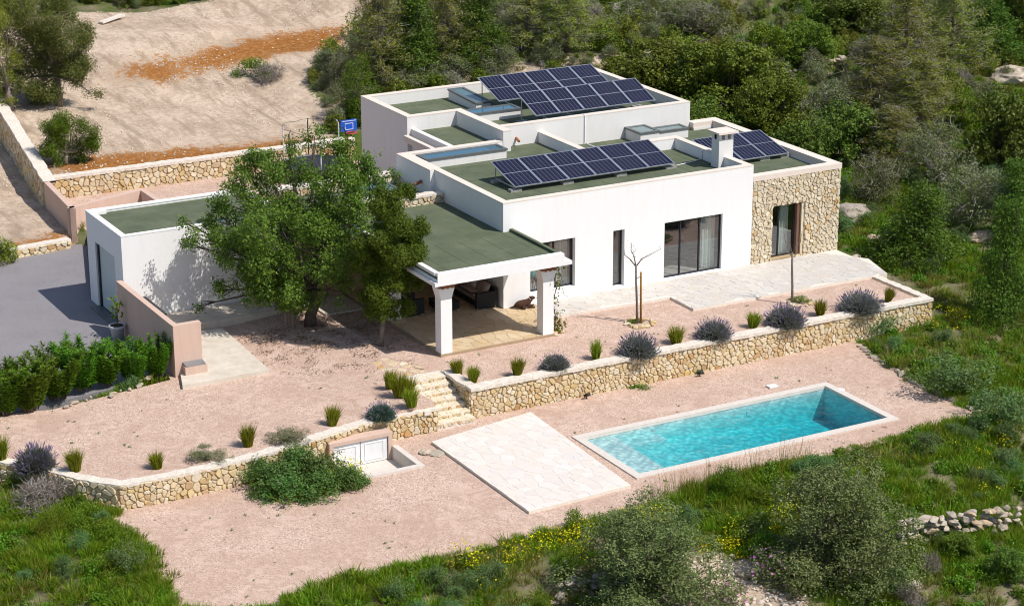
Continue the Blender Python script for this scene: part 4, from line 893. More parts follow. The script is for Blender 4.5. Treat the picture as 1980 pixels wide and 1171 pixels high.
# ------------------------------------------------------------------ pool
pool = world_thing('swimming_pool', (2.4, -12.4, -1.2), 'long rectangular turquoise swimming pool with a pale stone rim', 'swimming pool')
cw = .30; ix0, ix1, iy0, iy1 = PX0+cw, PX1-cw, PY0+cw, PY1-cw
b = MB(); b.box(PX0, PX1, PY0, iy0, -1.6, -1.155); b.box(PX0, PX1, iy1, PY1, -1.6, -1.155); b.box(PX0, ix0, iy0+.001, iy1-.001, -1.6, -1.156); b.box(ix1, PX1, iy0+.001, iy1-.001, -1.6, -1.156); b.build('rim', M['pool_cap'], pool)
b = MB(); bw_ = .012
fl = lambda x, y: -2.35-.75*min(1, max(0, (x-ix0-2)/(ix1-ix0-2)))
e_=.012
b.add([(ix0+e_,iy0+e_,-1.17),(ix1-e_,iy0+e_,-1.17),(ix1-e_,iy1-e_,-1.17),(ix0+e_,iy1-e_,-1.17),(ix0+e_,iy0+e_,-1.62),(ix1-e_,iy0+e_,-2.45),(ix1-e_,iy1-e_,-2.45),(ix0+e_,iy1-e_,-1.62)], [(0,1,5,4),(1,2,6,5),(2,3,7,6),(3,0,4,7),(4,5,6,7)])
b.build('basin', M['pool'], pool)
b = MB(); e2 = .02; b.add([(ix0+e2,iy1-e2,-1.28),(ix1-e2,iy1-e2,-1.28),(ix1-e2,iy1-e2,-1.168),(ix0+e2,iy1-e2,-1.168),(ix1-e2,iy0+e2,-1.28),(ix1-e2,iy0+e2,-1.168)], [(0,1,2,3),(1,4,5,2)]); b.build('edge_tiles', M['pool_cap'], pool)
b = MB(); b.box(ix0+.02, ix0+1.25, iy0+.02, iy1-.02, -2.6, -1.36); b.box(ix0+1.252, ix0+2.9, iy1-.85, iy1-.02, -2.6, -1.5); b.build('shallow_step', M['pool'], pool)
def water_mesh():
    nx_, ny_ = 220, 84; x = np.linspace(ix0+.002, ix1-.002, nx_+1); y = np.linspace(iy0+.002, iy1-.002, ny_+1); XX, YY = np.meshgrid(x, y)
    zz = -1.26+(vn(XX, YY, .45, 5)-.5)*.012+(vn(XX, YY, .2, 6)-.5)*.006
    v = [(a, b_, c) for a, b_, c in zip(XX.ravel(), YY.ravel(), zz.ravel())]; f = [(j*(nx_+1)+i, j*(nx_+1)+i+1, (j+1)*(nx_+1)+i+1, (j+1)*(nx_+1)+i) for j in range(ny_) for i in range(nx_)]
    m = MB(); m.v = v; m.f = f; m.m = [0]*len(f); n0 = len(v)
    m.v += [(x[0],y[0],-3.15),(x[-1],y[0],-3.15),(x[-1],y[-1],-3.15),(x[0],y[-1],-3.15)]
    e1 = [i for i in range(nx_+1)]; e2 = [j*(nx_+1)+nx_ for j in range(ny_+1)]; e3 = [ny_*(nx_+1)+i for i in range(nx_, -1, -1)]; e4 = [j*(nx_+1) for j in range(ny_, -1, -1)]
    for e, (p, q) in zip((e1, e2, e3, e4), ((0,1),(1,2),(2,3),(3,0))): m.f.append(tuple([n0+p, n0+q]+e[::-1]))
    m.f.append((n0+3, n0+2, n0+1, n0)); m.m = [0]*len(m.f); return m
wo = water_mesh().build('water', M['water'], pool); tag(wo, 'rippling turquoise water')
wo.data.polygons.foreach_set('use_smooth', [True]*(220*84)+[False]*5)
for x in (.2, 4.3):
    b = MB(); b.tube([(x, iy1+.01, -1.55), (x, iy1-.03, -1.55)], .13, 14); b.build('pool_lamp', M['white_plastic'], pool)

# ------------------------------------------------------------------ vegetation builders (numpy)
def unit(v): return v/np.maximum(np.linalg.norm(v, axis=-1, keepdims=True), 1e-9)
def leafquads(C, size, elong=1.6, out=None, rs=RS, upb=.35, sv=.35):
    n = len(C); nrm = rs.normal(size=(n, 3))
    if out is not None: nrm = nrm*.7+out*.8
    nrm[:, 2] += upb; nrm = unit(nrm); a = unit(np.cross(nrm, rs.normal(size=(n, 3)))); b_ = np.cross(nrm, a)
    s = size*(1+sv*rs.uniform(-1, 1, (n, 1)))
    V_ = np.stack([C-a*s*.5, C+b_*s*.5/elong, C+a*s*.5, C-b_*s*.5/elong], 1).reshape(-1, 3)
    return V_, np.arange(4*n).reshape(-1, 4)
def strips(A_, B_, wd, rs=RS):
    d = unit(B_-A_); s = unit(np.cross(d, rs.normal(size=A_.shape)))*wd/2
    V_ = np.stack([A_-s, A_+s, B_+s*.35, B_-s*.35], 1).reshape(-1, 3); return V_, np.arange(4*len(A_)).reshape(-1, 4)
def blades(n, R, H, wd, spread, rs=RS, curve=.6):     # two quads per blade, curving outward
    ang = rs.uniform(0, 2*np.pi, n); r = R*np.sqrt(rs.uniform(0, 1, n)); base = np.stack([r*np.cos(ang), r*np.sin(ang), np.zeros(n)], 1)
    a2 = ang+rs.normal(0, .5, n); h = H*rs.uniform(.55, 1.1, n); o = np.stack([np.cos(a2), np.sin(a2), np.zeros(n)], 1)*(spread*rs.uniform(.2, 1.2, n)*(.3+r/R))[:, None]
    m = base+o*.35; m[:, 2] = h*.55; t = base+o; t[:, 2] = h*(1-curve*.35*rs.uniform(0, 1, n))
    s = unit(np.cross(t-base, rs.normal(size=(n, 3))))*wd/2
    V_ = np.stack([base-s, base+s, m+s*.85, m-s*.85, t+s*.15, t-s*.15], 1).reshape(-1, 3); i = np.arange(n)[:, None]*6
    return V_, np.concatenate([i+np.array([[0, 1, 2, 3]]), i+np.array([[3, 2, 4, 5]])], 0)
def fuse(name, parts):
    Vs, Qs, ms, mats, n = [], [], [], [], 0
    for V_, Q_, m in parts:
        if m not in mats: mats.append(m)
        Vs.append(V_); Qs.append(Q_+n); ms.append(np.full(len(Q_), mats.index(m))); n += len(V_)
    me_ = quadmesh(name, np.concatenate(Vs), np.concatenate(Qs), mats)
    me_.polygons.foreach_set('material_index', np.concatenate(ms).astype(np.int32)); return me_
def crown_pts(blobs, dens, per=7, sig=.07, rs=RS, shell=.5, gaps=.35, squash=1.0):
    Cs, Os = [], []
    for (x, y, z, r) in blobs:
        n = max(4, int(dens*r*r*12)); d = unit(rs.normal(size=(n, 3))); rad = r*(shell+(1-shell)*rs.uniform(0, 1, n)**.45)
        p = d*rad[:, None]; p[:, 2] *= squash; p += (x, y, z)
        k = vn(p[:, 0]*1.0+p[:, 2]*.7, p[:, 1]-p[:, 2]*.5, .42, 9) > gaps*rs.uniform(.5, 1.3, n); p = p[k]; d = d[k]
        q = np.repeat(p, per, 0)+rs.normal(0, sig, (len(p)*per, 3)); Cs.append(q); Os.append(np.repeat(d, per, 0))
    return np.concatenate(Cs), np.concatenate(Os)
def rand_blobs(n, W_, H_, r0, r1, rs=RS, z0=.25):
    out = []
    for i in range(n):
        a = rs.uniform(0, 6.283); t = rs.uniform(0, 1)**.6; z = rs.uniform(z0, 1); rr = rs.uniform(r0, r1)
        k = math.sqrt(max(.05, 1-((z-.35)/.75)**2))
        out.append((math.cos(a)*t*k*(W_/2-rr*.6), math.sin(a)*t*k*(W_/2-rr*.6), max(rr*.6, z*H_-rr*.6), rr))
    return out
def branch_mesh(blobs, base=(0, 0, 0), r=.08, mat=None, fork=.3, name='branches', n=6):
    b = MB(); H_ = max(q[2] for q in blobs); f = Vector(base)+Vector((0, 0, H_*fork))
    b.tube([base, (base[0]+.03*H_, base[1], H_*fork*.5), f], [r*1.2, r, r*.85], n)
    for (x, y, z, rr) in blobs:
        e = Vector((x, y, z)); m = f.lerp(e, .5)+Vector((random.uniform(-.1, .1), random.uniform(-.1, .1), -.08*H_))
        b.tube([f, m, e], [r*.6, r*.38, r*.12], 5, cap=False)
    return b.mesh(name, mat or M['bark'], True)
def plant_proto(kind):      # returns list of (part name, mesh)
    rs = RS
    if kind == 'mastic':
        bl = rand_blobs(44, 3.2, 2.2, .26, .46); C, O = crown_pts(bl, 40, 7, .045, gaps=.25, shell=.72); return [('foliage', fuse('foliage', [(*leafquads(C, .085, 1.5, O), M['l_mastic'])])), ('branches', branch_mesh(bl, r=.06, mat=M['bark_dark']))]
    if kind == 'mastic_light':
        bl = rand_blobs(40, 3.0, 2.0, .24, .42); C, O = crown_pts(bl, 36, 7, .045, gaps=.3, shell=.7); return [('foliage', fuse('foliage', [(*leafquads(C, .085, 1.5, O), M['l_carob'])])), ('branches', branch_mesh(bl, r=.05, mat=M['bark_dark']))]
    if kind == 'juniper':
        bl = [(rs.uniform(-.5, .5), rs.uniform(-.5, .5), z, .62-.13*z) for z in np.linspace(.4, 2.6, 16)]; C, O = crown_pts(bl, 34, 8, .07, gaps=.3); return [('foliage', fuse('foliage', [(*leafquads(C, .075, 2.6, O, upb=.8), M['l_bright'])])), ('branches', branch_mesh(bl, r=.05))]
    if kind == 'yellow':
        bl = rand_blobs(30, 2.4, 2.2, .25, .4); C, O = crown_pts(bl, 44, 7, .045, gaps=.25, shell=.7); return [('foliage', fuse('foliage', [(*leafquads(C, .085, 1.7, O), M['l_yellow'])])), ('branches', branch_mesh(bl, r=.05))]
    if kind == 'conifer':
        bl = [(rs.uniform(-.75, .75)*(1-z/4.2), rs.uniform(-.75, .75)*(1-z/4.2), z, .66-.13*z) for z in np.linspace(.35, 3.0, 26)]; C, O = crown_pts(bl, 30, 8, .08, gaps=.34); return [('foliage', fuse('foliage', [(*leafquads(C, .09, 2.6, O, upb=.2), M['l_dark'])])), ('branches', branch_mesh(bl, r=.07, mat=M['bark_dark']))]
    if kind == 'olive':
        bl = rand_blobs(70, 4.0, 3.4, .34, .56, z0=.05); C, O = crown_pts(bl, 50, 7, .06, gaps=.36, shell=.6); return [('foliage', fuse('foliage', [(*leafquads(C, .068, 2.0, O), M['l_olive'])])), ('branches', branch_mesh(bl, r=.09))]
    if kind == 'greyshrub':
        bl = rand_blobs(40, 3.0, 1.8, .22, .4); C, O = crown_pts(bl, 30, 6, .05, gaps=.38, shell=.4)
        A_, _ = crown_pts(bl, 5, 3, .05); B_ = A_+unit(rs.normal(size=A_.shape)+(0, 0, .6))*.28
        return [('foliage', fuse('foliage', [(*leafquads(C, .065, 1.9, O), M['l_grey']), (*strips(A_, B_, .014), M['twig'])])), ('branches', branch_mesh(bl, r=.03))]
    if kind == 'dead':
        bl = rand_blobs(12, 2.0, 1.4, .25, .45); A_, O = crown_pts(bl, 24, 4, .09, gaps=.2, shell=.1); B_ = A_+unit(O*.8+rs.normal(size=A_.shape)*.7+(0, 0, .5))*rs.uniform(.15, .5, (len(A_), 1)); k = rs.uniform(size=len(A_)) < .72
        return [('twigs', fuse('twigs', [(*strips(A_[k], B_[k], .018), M['twig']), (*strips(A_[~k], B_[~k], .02), M['brown_twig'])])), ('branches', branch_mesh(bl, r=.04, mat=M['twig']))]
    if kind == 'pine':
        H_ = 4.2; P, Q_, T0, T1 = [], [], [], []; bm_ = MB(); bm_.tube([(0,0,0),(.05,0,H_*.5),(0,.03,H_)], [.1,.06,.015], 6)
        for i in range(64):
            z = H_*(.08+.9*i/64); L_ = (1.55*(1-z/H_)**.75+.15)*rs.uniform(.7, 1.15); a = i*2.4+rs.uniform(-.4, .4); d = np.array([math.cos(a), math.sin(a), .18]); c0 = np.array([0, 0, z])
            e = c0+d*L_; bm_.tube([tuple(c0), tuple(c0+d*L_*.6-np.array([0,0,.08*L_])), tuple(e)], [.028, .018, .006], 4, cap=False)
            for t in np.linspace(.35, 1.05, 7):
                c = c0+d*L_*t+rs.normal(0, .07, 3); P.append(c); Q_.append(unit(d+rs.normal(0, .3, 3)))
                for _ in range(3):
                    T0.append(c+rs.normal(0, .05, 3)); T1.append(T0[-1]+unit(rs.normal(0, 1, 3)+(0, 0, .3)+d*.6)*rs.uniform(.12, .38))
        P = np.array(P); O = np.repeat(np.array(Q_), 26, 0); C = np.repeat(P, 26, 0)+rs.normal(0, .10, (len(P)*26, 3))
        return [('foliage', fuse('foliage', [(*leafquads(C, .10, 4.0, O, upb=.6), M['l_pine']), (*strips(np.array(T0), np.array(T1), .016), M['twig'])])), ('trunk', bm_.mesh('trunk', M['bark'], True))]
    if kind == 'herb':
        bl = rand_blobs(14, 1.1, .6, .12, .2); C, O = crown_pts(bl, 90, 6, .04, gaps=.25, shell=.5); return [('foliage', fuse('foliage', [(*leafquads(C, .045, 1.6, O), M['l_hedge'])]))]
    if kind == 'teal':
        bl = rand_blobs(16, 1.5, .85, .16, .27); C, O = crown_pts(bl, 60, 6, .045, gaps=.25, shell=.5); return [('foliage', fuse('foliage', [(*leafquads(C, .055, 2.2, O, upb=.8), M['l_teal'])]))]
    if kind == 'cistus':
        bl = rand_blobs(12, 1.6, 1.1, .2, .34); C, O = crown_pts(bl, 34, 6, .05, gaps=.3, shell=.3); Cf = C[::16]+O[::16]*.08
        return [('foliage', fuse('foliage', [(*leafquads(C, .065, 1.9, O), M['l_grey'])])), ('flowers', fuse('flowers', [(*leafquads(Cf[:230], .075, 1.1, O[::16][:230]), M['fl_pink'])]))]
    if kind == 'fennel':
        A_, O = crown_pts([(0, 0, .6, .42), (.1, .1, .95, .3), (-.1, 0, .3, .35)], 60, 8, .08, shell=.1); B_ = A_+unit(rs.normal(size=A_.shape)+(0, 0, 1.2))*.14
        return [('foliage', fuse('foliage', [(*strips(A_, B_, .016), M['l_bright'])]))]
PR = {}
def plant(kind, loc, sx, sz, label, cat='bush', group=None, rz=None, name=None):
    names = {'mastic': 'mastic_bush', 'mastic_light': 'carob_bush', 'juniper': 'juniper', 'yellow': 'mastic_bush', 'conifer': 'conifer', 'olive': 'olive_bush', 'greyshrub': 'scrub_bush', 'dead': 'dry_bush', 'pine': 'pine_tree', 'herb': 'leafy_plant', 'teal': 'leafy_plant', 'cistus': 'rockrose_bush', 'fennel': 'fennel_plant'}
    if kind not in PR:
        PR[kind] = (plant_proto(kind)); v = [me_.vertices for _, me_ in PR[kind][:1]][0]; a = np.zeros(len(v)*3, np.float32); v.foreach_get('co', a); a = a.reshape(-1, 3)
        lo, hi = np.percentile(a, 2, 0), np.percentile(a, 98, 0); PR[kind+'_dim'] = (max(hi[0]-lo[0], hi[1]-lo[1]), hi[2])
    dw, dh = PR[kind+'_dim']
    o = empty(name or names[kind], (loc[0], loc[1], loc[2]-.06), label, cat, group, random.uniform(0, 6.28) if rz is None else rz); o.scale = (sx/dw, sx/dw, sz/dh)
    for pn, me_ in PR[kind]:
        q = link(pn, me_, o)
        if pn == 'flowers': tag(q, kind='stuff')
    return o
def ppm(p): return F_PX/abs(float((np.array(p)-CAM) @ FW))
def pl(px, py, wpx, hpx, kind, label, cat='bush', group=None, z=None):
    p = on(px, py) if z is None else at(px, py, z); k = ppm(p); return plant(kind, p, wpx/k, hpx/k/math.cos(PITCH), label, cat, group)

# ------------------------------------------------------------------ garden trees
def custom_tree(name, base, blobs_px, leaf, dens, lsize, elong, trunk, label, upb=.35, gaps=.34, sig=.085, trunk_mat='bark', dsp=1.0, per=7, tip=None):
    p0 = np.array(base); k = ppm(p0); bx, by = proj(p0); right = np.array([RT[0], RT[1], 0]); right /= np.linalg.norm(right); away = np.array([-right[1], right[0], 0])
    bl = []
    for q in blobs_px:
        px, py, r = q[:3]; dep = q[3] if len(q) > 3 else random.uniform(-1, 1)*dsp
        v = right*((px-bx)/k)+away*dep; z = ((by-py)/k - dep*math.sin(PITCH))/math.cos(PITCH); bl.append((v[0], v[1], max(.3, z), r/k))
    o = empty(name, tuple(p0), label, 'tree'); small = []
    for (x, y, z, r) in bl:
        for i in range(5): d = unit(RS.normal(size=3)); rr = r*RS.uniform(.35, .6); small.append((x+d[0]*r*.62, y+d[1]*r*.62, z+d[2]*r*.62, rr))
    C, O = crown_pts(small, dens, per, sig, gaps=gaps, shell=.25)
    parts = [(*leafquads(C, lsize, elong, O, upb=upb), leaf)]
    if tip: k2 = RS.uniform(size=len(C)) < .12; parts.append((*leafquads(C[k2]+O[k2]*.06, lsize, elong, O[k2], upb=.7), tip))
    link('crown', fuse('crown', parts), o)
    b = MB(); tw = [Vector(t[:3]) for t in trunk]; b.tube(tw, [t[3] for t in trunk], 9); top = tw[-1]; r0 = trunk[-1][3]
    for (x, y, z, r) in bl:
        e = Vector((x, y, z)); m = top.lerp(e, .45)+Vector((random.uniform(-.25, .25), random.uniform(-.25, .25), random.uniform(-.1, .2)))
        b.tube([top, m, e], [r0*.55, r0*.3, r0*.1], 6, cap=False)
        for i in range(4):
            d = Vector(unit(RS.normal(size=3)))*r*.85; b.tube([m.lerp(e, .7), e+d], [r0*.14, .008], 4, cap=False)
    b.build('trunk', M[trunk_mat], o, True); return o
def proj(p):
    d = np.array(p)-CAM; z = d @ FW; return 990+F_PX*(d @ RT)/z, 585.5-F_PX*(d @ UP)/z
big = [(400,455,28,-.3),(432,420,36,.5),(470,385,44,0),(455,480,42,-.8),(500,440,62,.6),(520,520,60,-1),(540,370,60,1.2),(560,450,70,-1.2),(590,560,52,-1.2),(600,400,66,.8),(570,320,46,1.6),(630,490,66,-1.3),(650,370,62,.6),(640,310,46,1.8),(690,330,44,1.6),(700,400,60,.4),(690,470,58,-.4),(650,560,44,-1.0),(540,570,38,-.6),(480,550,40,-.6),(430,560,20,-.2),(385,590,12,.2),(370,470,14,.3),(740,350,36,1.5),(610,265,26,2),(510,300,26,1.8),(480,330,30,1.6),(560,275,22,2),(665,275,22,2.2),(720,310,26,2),(365,430,12,0),(750,400,30,1.6),(560,560,55,.5),(650,430,62,1.8),(540,440,60,1.8)]
custom_tree('carob_tree', (-7.18, 2.38, -.12), big, M['l_carob'], 42, .10, 1.9, [(0,0,-.1,.26),(.05,.05,.35,.22),(.22,-.05,.8,.2),(.1,.0,1.35,.17)], 'large spreading carob tree between the garage and the porch', trunk_mat='bark_dark', tip=M['l_yellow'], gaps=.43)
sec = [(765,425,44,0),(790,470,42,.3),(740,470,40,-.3),(770,520,44,.2),(745,560,36,-.2),(795,545,28,.3),(720,520,34,.2),(735,600,22,-.2),(785,385,26,.2),(750,395,30,-.2),(810,440,22,.1),(700,480,26,-.2),(780,590,22,0),(715,585,28,0),(755,560,34,0),(740,520,40,0),(775,480,44,0),(760,595,20,0)]
custom_tree('leaning_tree', (-5.91, -1.27, -.12), sec, M['l_second'], 170, .075, 2.2, [(0,0,-.05,.11),(.06,.02,.6,.085),(.16,.02,1.2,.07),(.24,.03,1.75,.055)], 'bright green tree on a thin leaning trunk in front of the porch', upb=.6, gaps=.2, sig=.06, dsp=.3)
b = empty('sapling', (-8.3, 2.2, -.12), 'two thin bare stems standing left of the carob trunk', 'tree')
q = MB(); q.tube([(0,0,0),(.03,0,.7),(-.03,.02,1.5)], [.035,.03,.02], 6); q.tube([(.2,-.3,0),(.18,-.3,.7),(.24,-.28,1.5)], [.03,.025,.02], 6); q.build('stem', M['bark'], b)
# upper-left trees
tl = on(118, 205); tl[2] -= .05
custom_tree('pine_tree', tl, [(40,60,50),(95,40,55),(150,60,46),(60,115,58),(120,105,62),(165,105,38),(25,165,38),(90,165,48),(140,160,40),(60,180,34),(185,185,16),(120,15,46),(30,20,46),(100,200,30),(130,75,50),(80,85,50)], M['l_mix'], 44, .10, 2.4, [(0,0,-.1,.22),(-.1,.1,.8,.2),(-.05,.1,1.6,.16)], 'tall dark pine leaning over the dirt track at the upper left', gaps=.36, dsp=1.0, sig=.1)
tl = on(128, 318)
custom_tree('juniper', tl, [(105,262,34),(140,250,36),(165,275,30),(120,288,34),(150,298,26),(95,285,22),(130,235,28),(175,255,22)], M['l_bright'], 60, .09, 2.4, [(0,0,-.1,.12),(0,0,.5,.1)], 'bushy green juniper at the foot of the pine by the back stone wall', gaps=.3, dsp=.5, upb=.6)
tl = on(20, 215)
custom_tree('pine_tree', tl, [(-10,60,50),(15,110,40),(-5,160,40),(25,30,40),(20,185,22),(-20,0,50)], M['l_pine'], 40, .10, 2.6, [(0,0,-.1,.18),(0,0,1.2,.14)], 'pine cut off by the left edge of the picture', gaps=.36, dsp=.7)
# young bare trees in the gravel
def bare_tree(loc, H_, label, twigs, stake=None):
    o = empty('young_tree', loc, label, 'tree'); b = MB(); b.tube([(0,0,-.1),(-.03,0,H_*.35),(-.08,0,H_*.7),(-.1,0,H_)], [.06,.048,.042,.04], 7)
    for pts, r in twigs: b.tube([(p[0], p[1], p[2]) for p in pts], [r*(1-.7*i/(len(pts)-1)) for i in range(len(pts))], 5)
    b.build('trunk', M['bark'], o, True)
    C = np.array([p for pts, r in twigs for p in pts[1:]]); C = np.repeat(C, 5, 0)+RS.normal(0, .06, (len(C)*5, 3)); link('young_leaves', fuse('young_leaves', [(*leafquads(C, .05, 1.8), M['l_yellow'])]), o)
    if stake:
        s = MB(); s.tube([(stake,0,-.1),(stake-.03,0,2.05)], .042, 8); k = s.build('stake', M['stake'], o, True); s = MB(); s.tube([(-.12,0,1.85),(stake,-.02,1.87)], .018, 5); s.build('tie', M['brown_twig'], k)
    return o
T_ = lambda s, z: (s*RT[0], s*RT[1]*.6, z)
bare_tree((3.79,-3.79,-.12), 2.35, 'bare young tree tied to a wooden stake in front of the villa', [([T_(-.1,2.3),T_(-.35,2.6),T_(-.6,2.8),T_(-.62,3.2)],.03),([T_(-.1,2.3),T_(-.2,2.75),T_(-.32,2.95),T_(-.3,3.25)],.028),([T_(-.1,2.3),T_(.15,2.6),T_(.45,2.72),T_(.95,2.95)],.028),([T_(-.25,2.85),T_(-.1,2.95)],.015)], .16)
bare_tree((10.36,-4.82,-.12), 2.15, 'bare young tree with a straight trunk growing behind a lavender', [([T_(-.1,2.1),T_(-.2,2.4),T_(-.42,2.6),T_(-.5,3.0)],.028),([T_(-.1,2.1),T_(.05,2.4),T_(.25,2.55),T_(.28,2.9)],.028),([T_(-.1,2.0),T_(-.3,2.15),T_(-.42,2.2)],.02),([T_(-.1,1.9),T_(.15,2.1)],.02)])
def rocks_thing(name, label, cat, pts, size, mat, z=None, flat=.7, n=None, center=None, pname='stone', group=None):
    c = center or pts[0]; o = world_thing(name, tuple(map(float, c)), label, cat, group)
    for p in pts:
        s = size*random.uniform(.7, 1.35)*(p[3] if len(p) > 3 else 1); b = MB(); rock(b, p[:3], s, flat); b.build(pname, mat, o)
    return o
import bmesh
_bm = bmesh.new(); bmesh.ops.create_icosphere(_bm, subdivisions=1, radius=1); ICO = (np.array([v.co[:] for v in _bm.verts]), [tuple(v.index for v in f.verts) for f in _bm.faces]); _bm.free()
_bm = bmesh.new(); bmesh.ops.create_icosphere(_bm, subdivisions=3, radius=1); ICO2 = None
ICO3 = (np.array([v.co[:] for v in _bm.verts]), [tuple(v.index for v in f.verts) for f in _bm.faces]); _bm.free()
_bm = bmesh.new(); bmesh.ops.create_icosphere(_bm, subdivisions=2, radius=1); ICO2 = (np.array([v.co[:] for v in _bm.verts]), [tuple(v.index for v in f.verts) for f in _bm.faces]); _bm.free()
def rock(b, p, s, flat=.7, big_=False):
    V0, Fs = ICO3 if big_ else (ICO2 if s > .09 else ICO); a = RS.uniform(0, 6.28); ax = np.array([RS.uniform(.75, 1.3), RS.uniform(.7, 1.1), flat*RS.uniform(.8, 1.2)])
    v = V0.copy()
    if big_:
        f = 1+.35*(vn(v[:, 0]*1.5+v[:, 2], v[:, 1]*1.5-v[:, 2], .55, int(a*10))-.5)+.18*(vn(v[:, 0]-v[:, 2], v[:, 1]+v[:, 2], .2, 3)-.5); v = v*f[:, None]
    elif s > .09:
        q = np.sign(v)*np.abs(v)**.55; q = q @ np.linalg.qr(RS.normal(size=(3, 3)))[0]*np.array((1.15, .85, .7)); v = q*(1+.5*(vn(v[:, 0]*1.3+v[:, 2], v[:, 1]*1.3-v[:, 2], .9, int(a*10))-.5))[:, None]*(1+RS.uniform(-.05, .05, (len(v), 1)))
    else: v = v*(1+RS.uniform(-.2, .2, (len(v), 1)))
    v = v*ax*s; c, d = math.cos(a), math.sin(a); v = np.stack([v[:, 0]*c-v[:, 1]*d, v[:, 0]*d+v[:, 1]*c, v[:, 2]], 1)+np.array(p[:3]); b.add(v, Fs)
ring = lambda c, R_, n: [(c[0]+R_*math.cos(i*6.283/n)*RS.uniform(.9, 1.1), c[1]+R_*math.sin(i*6.283/n)*RS.uniform(.9, 1.1), -.08) for i in range(n)]
rocks_thing('stone_ring', 'ring of small stones around the staked young tree', 'stones', ring((3.85,-3.85), .5, 13), .1, M['stone'], center=(3.85,-3.85,-.12))
rocks_thing('stone_ring', 'few stones around the foot of the right-hand bare young tree', 'stones', ring((10.7,-4.9), .42, 8), .1, M['stone'], center=(10.7,-4.9,-.12))
rocks_thing('stone_ring', 'little pile of pale stones at the foot of the vine on the porch pillar', 'stones', [(.45,-3.3,-.08),(.62,-3.15,-.07),(.5,-3.0,-.06),(.78,-3.0,-.08),(.35,-3.5,-.08),(.7,-3.3,-.07)], .12, M['stone'], center=(.5,-3.2,-.12))
plant('herb', (3.7,-3.7,-.1), .6, .18, 'low green weeds inside the ring of stones at the staked tree', 'plant'); plant('herb', (10.75,-4.75,-.1), .75, .3, 'low dark green plant at the base of the right-hand young tree', 'plant')
# vine on the porch pillar
vi = empty('climbing_vine', (.42, -3.2, -.12), 'leafy vine climbing the right-hand porch pillar', 'vine')
b = MB(); pts = [(0,0,0),(.08,0,.6),(-.02,.05,1.2),(.1,0,1.8),(.0,.05,2.4),(-.1,0,2.75)]; b.tube(pts, [.03,.025,.02,.018,.014,.01], 5); b.tube([(.05,.05,2.3),(.4,.3,2.2),(.6,.5,1.7),(.8,.6,1.25),(1.05,.7,1.05)], [.012,.01,.01,.008,.006], 4); b.tube([(0,0,2.2),(-.35,-.32,2.05),(-.3,-.34,2.3)], [.01,.008,.006], 4); b.build('stem', M['brown_twig'], vi, True)
C = np.concatenate([np.repeat(np.array(pts), 42, 0)+RS.normal(0, 1, (252, 3))*(.11,.11,.22), RS.normal(0, 1, (170, 3))*(.17,.15,.22)+(.12,.02,.35), RS.normal(0, 1, (90, 3))*(.16,.12,.22)+(.1,.05,2.45)]); C[:, 2] = np.abs(C[:, 2]); C[:, 0] = np.maximum(C[:, 0], -.16)
link('leaves', fuse('leaves', [(*leafquads(C, .10, 1.4), M['l_carob']), (*leafquads(C[::9]+.03, .09, 1.4), M['copper'])]), vi)

# ------------------------------------------------------------------ hedge
he = [(8,800,72,98),(58,792,72,98),(110,770,72,96),(160,752,74,98),(205,742,60,72),(258,735,56,74),(303,726,48,76),(-45,815,76,100)]
def hedge_proto():
    A_, S0, S1 = [], [], []
    for i in range(60):
        a = RS.uniform(0, 6.28); r = .5*math.sqrt(RS.uniform(0, 1)); tilt = np.array([math.cos(a)*.28, math.sin(a)*.28, 1]); h = RS.uniform(1.3, 2.15); b0 = np.array([r*math.cos(a)*.5, r*math.sin(a)*.5, 0])
        S0.append(b0); S1.append(b0+tilt*h); A_.append(np.array([b0+tilt*h*t for t in np.linspace(.12, 1, 34)]))
    P = np.repeat(np.concatenate(A_), 5, 0); d = unit(RS.normal(size=P.shape)*(1,1,.3)+(0,0,.75)); return fuse('foliage', [(*strips(P+d*.01, P+d*.15, .032), M['l_hedge'])]), fuse('stems', [(*strips(np.array(S0), np.array(S1), .03), M['brown_twig'])])
hf, hs = hedge_proto(); hl = ['second oleander bush from the left end of the hedge', 'third oleander bush of the hedge, beside the asphalt', 'fourth oleander bush, tallest in the middle of the hedge', 'oleander bush right of the tallest one in the hedge', 'oleander bush of the hedge just below the plant pot', 'small oleander left of the last one in the hedge', 'last oleander of the hedge against the pink wall', 'oleander cut by the left picture edge at the hedge end']
for (px, py, wp, hp), lb in zip(he, hl):
    p = at(px, py, -.36); k = ppm(p); o = empty('oleander_bush', tuple(p), lb, 'hedge bush', 'oleander bushes of the hedge', RS.uniform(0, 6)); o.scale = (wp/k/1.05,)*2+(hp/k/2.1,); link('foliage', hf, o); link('stems', hs, o)
rocks_thing('stone_edging', 'row of small stones along the foot of the oleander hedge', 'stones', [tuple(at(px, py+RS.uniform(-2, 2), -.3)) for px, py in zip(np.sort(RS.uniform(120, 325, 15)), np.linspace(786, 724, 15))], .085, M['rock'])

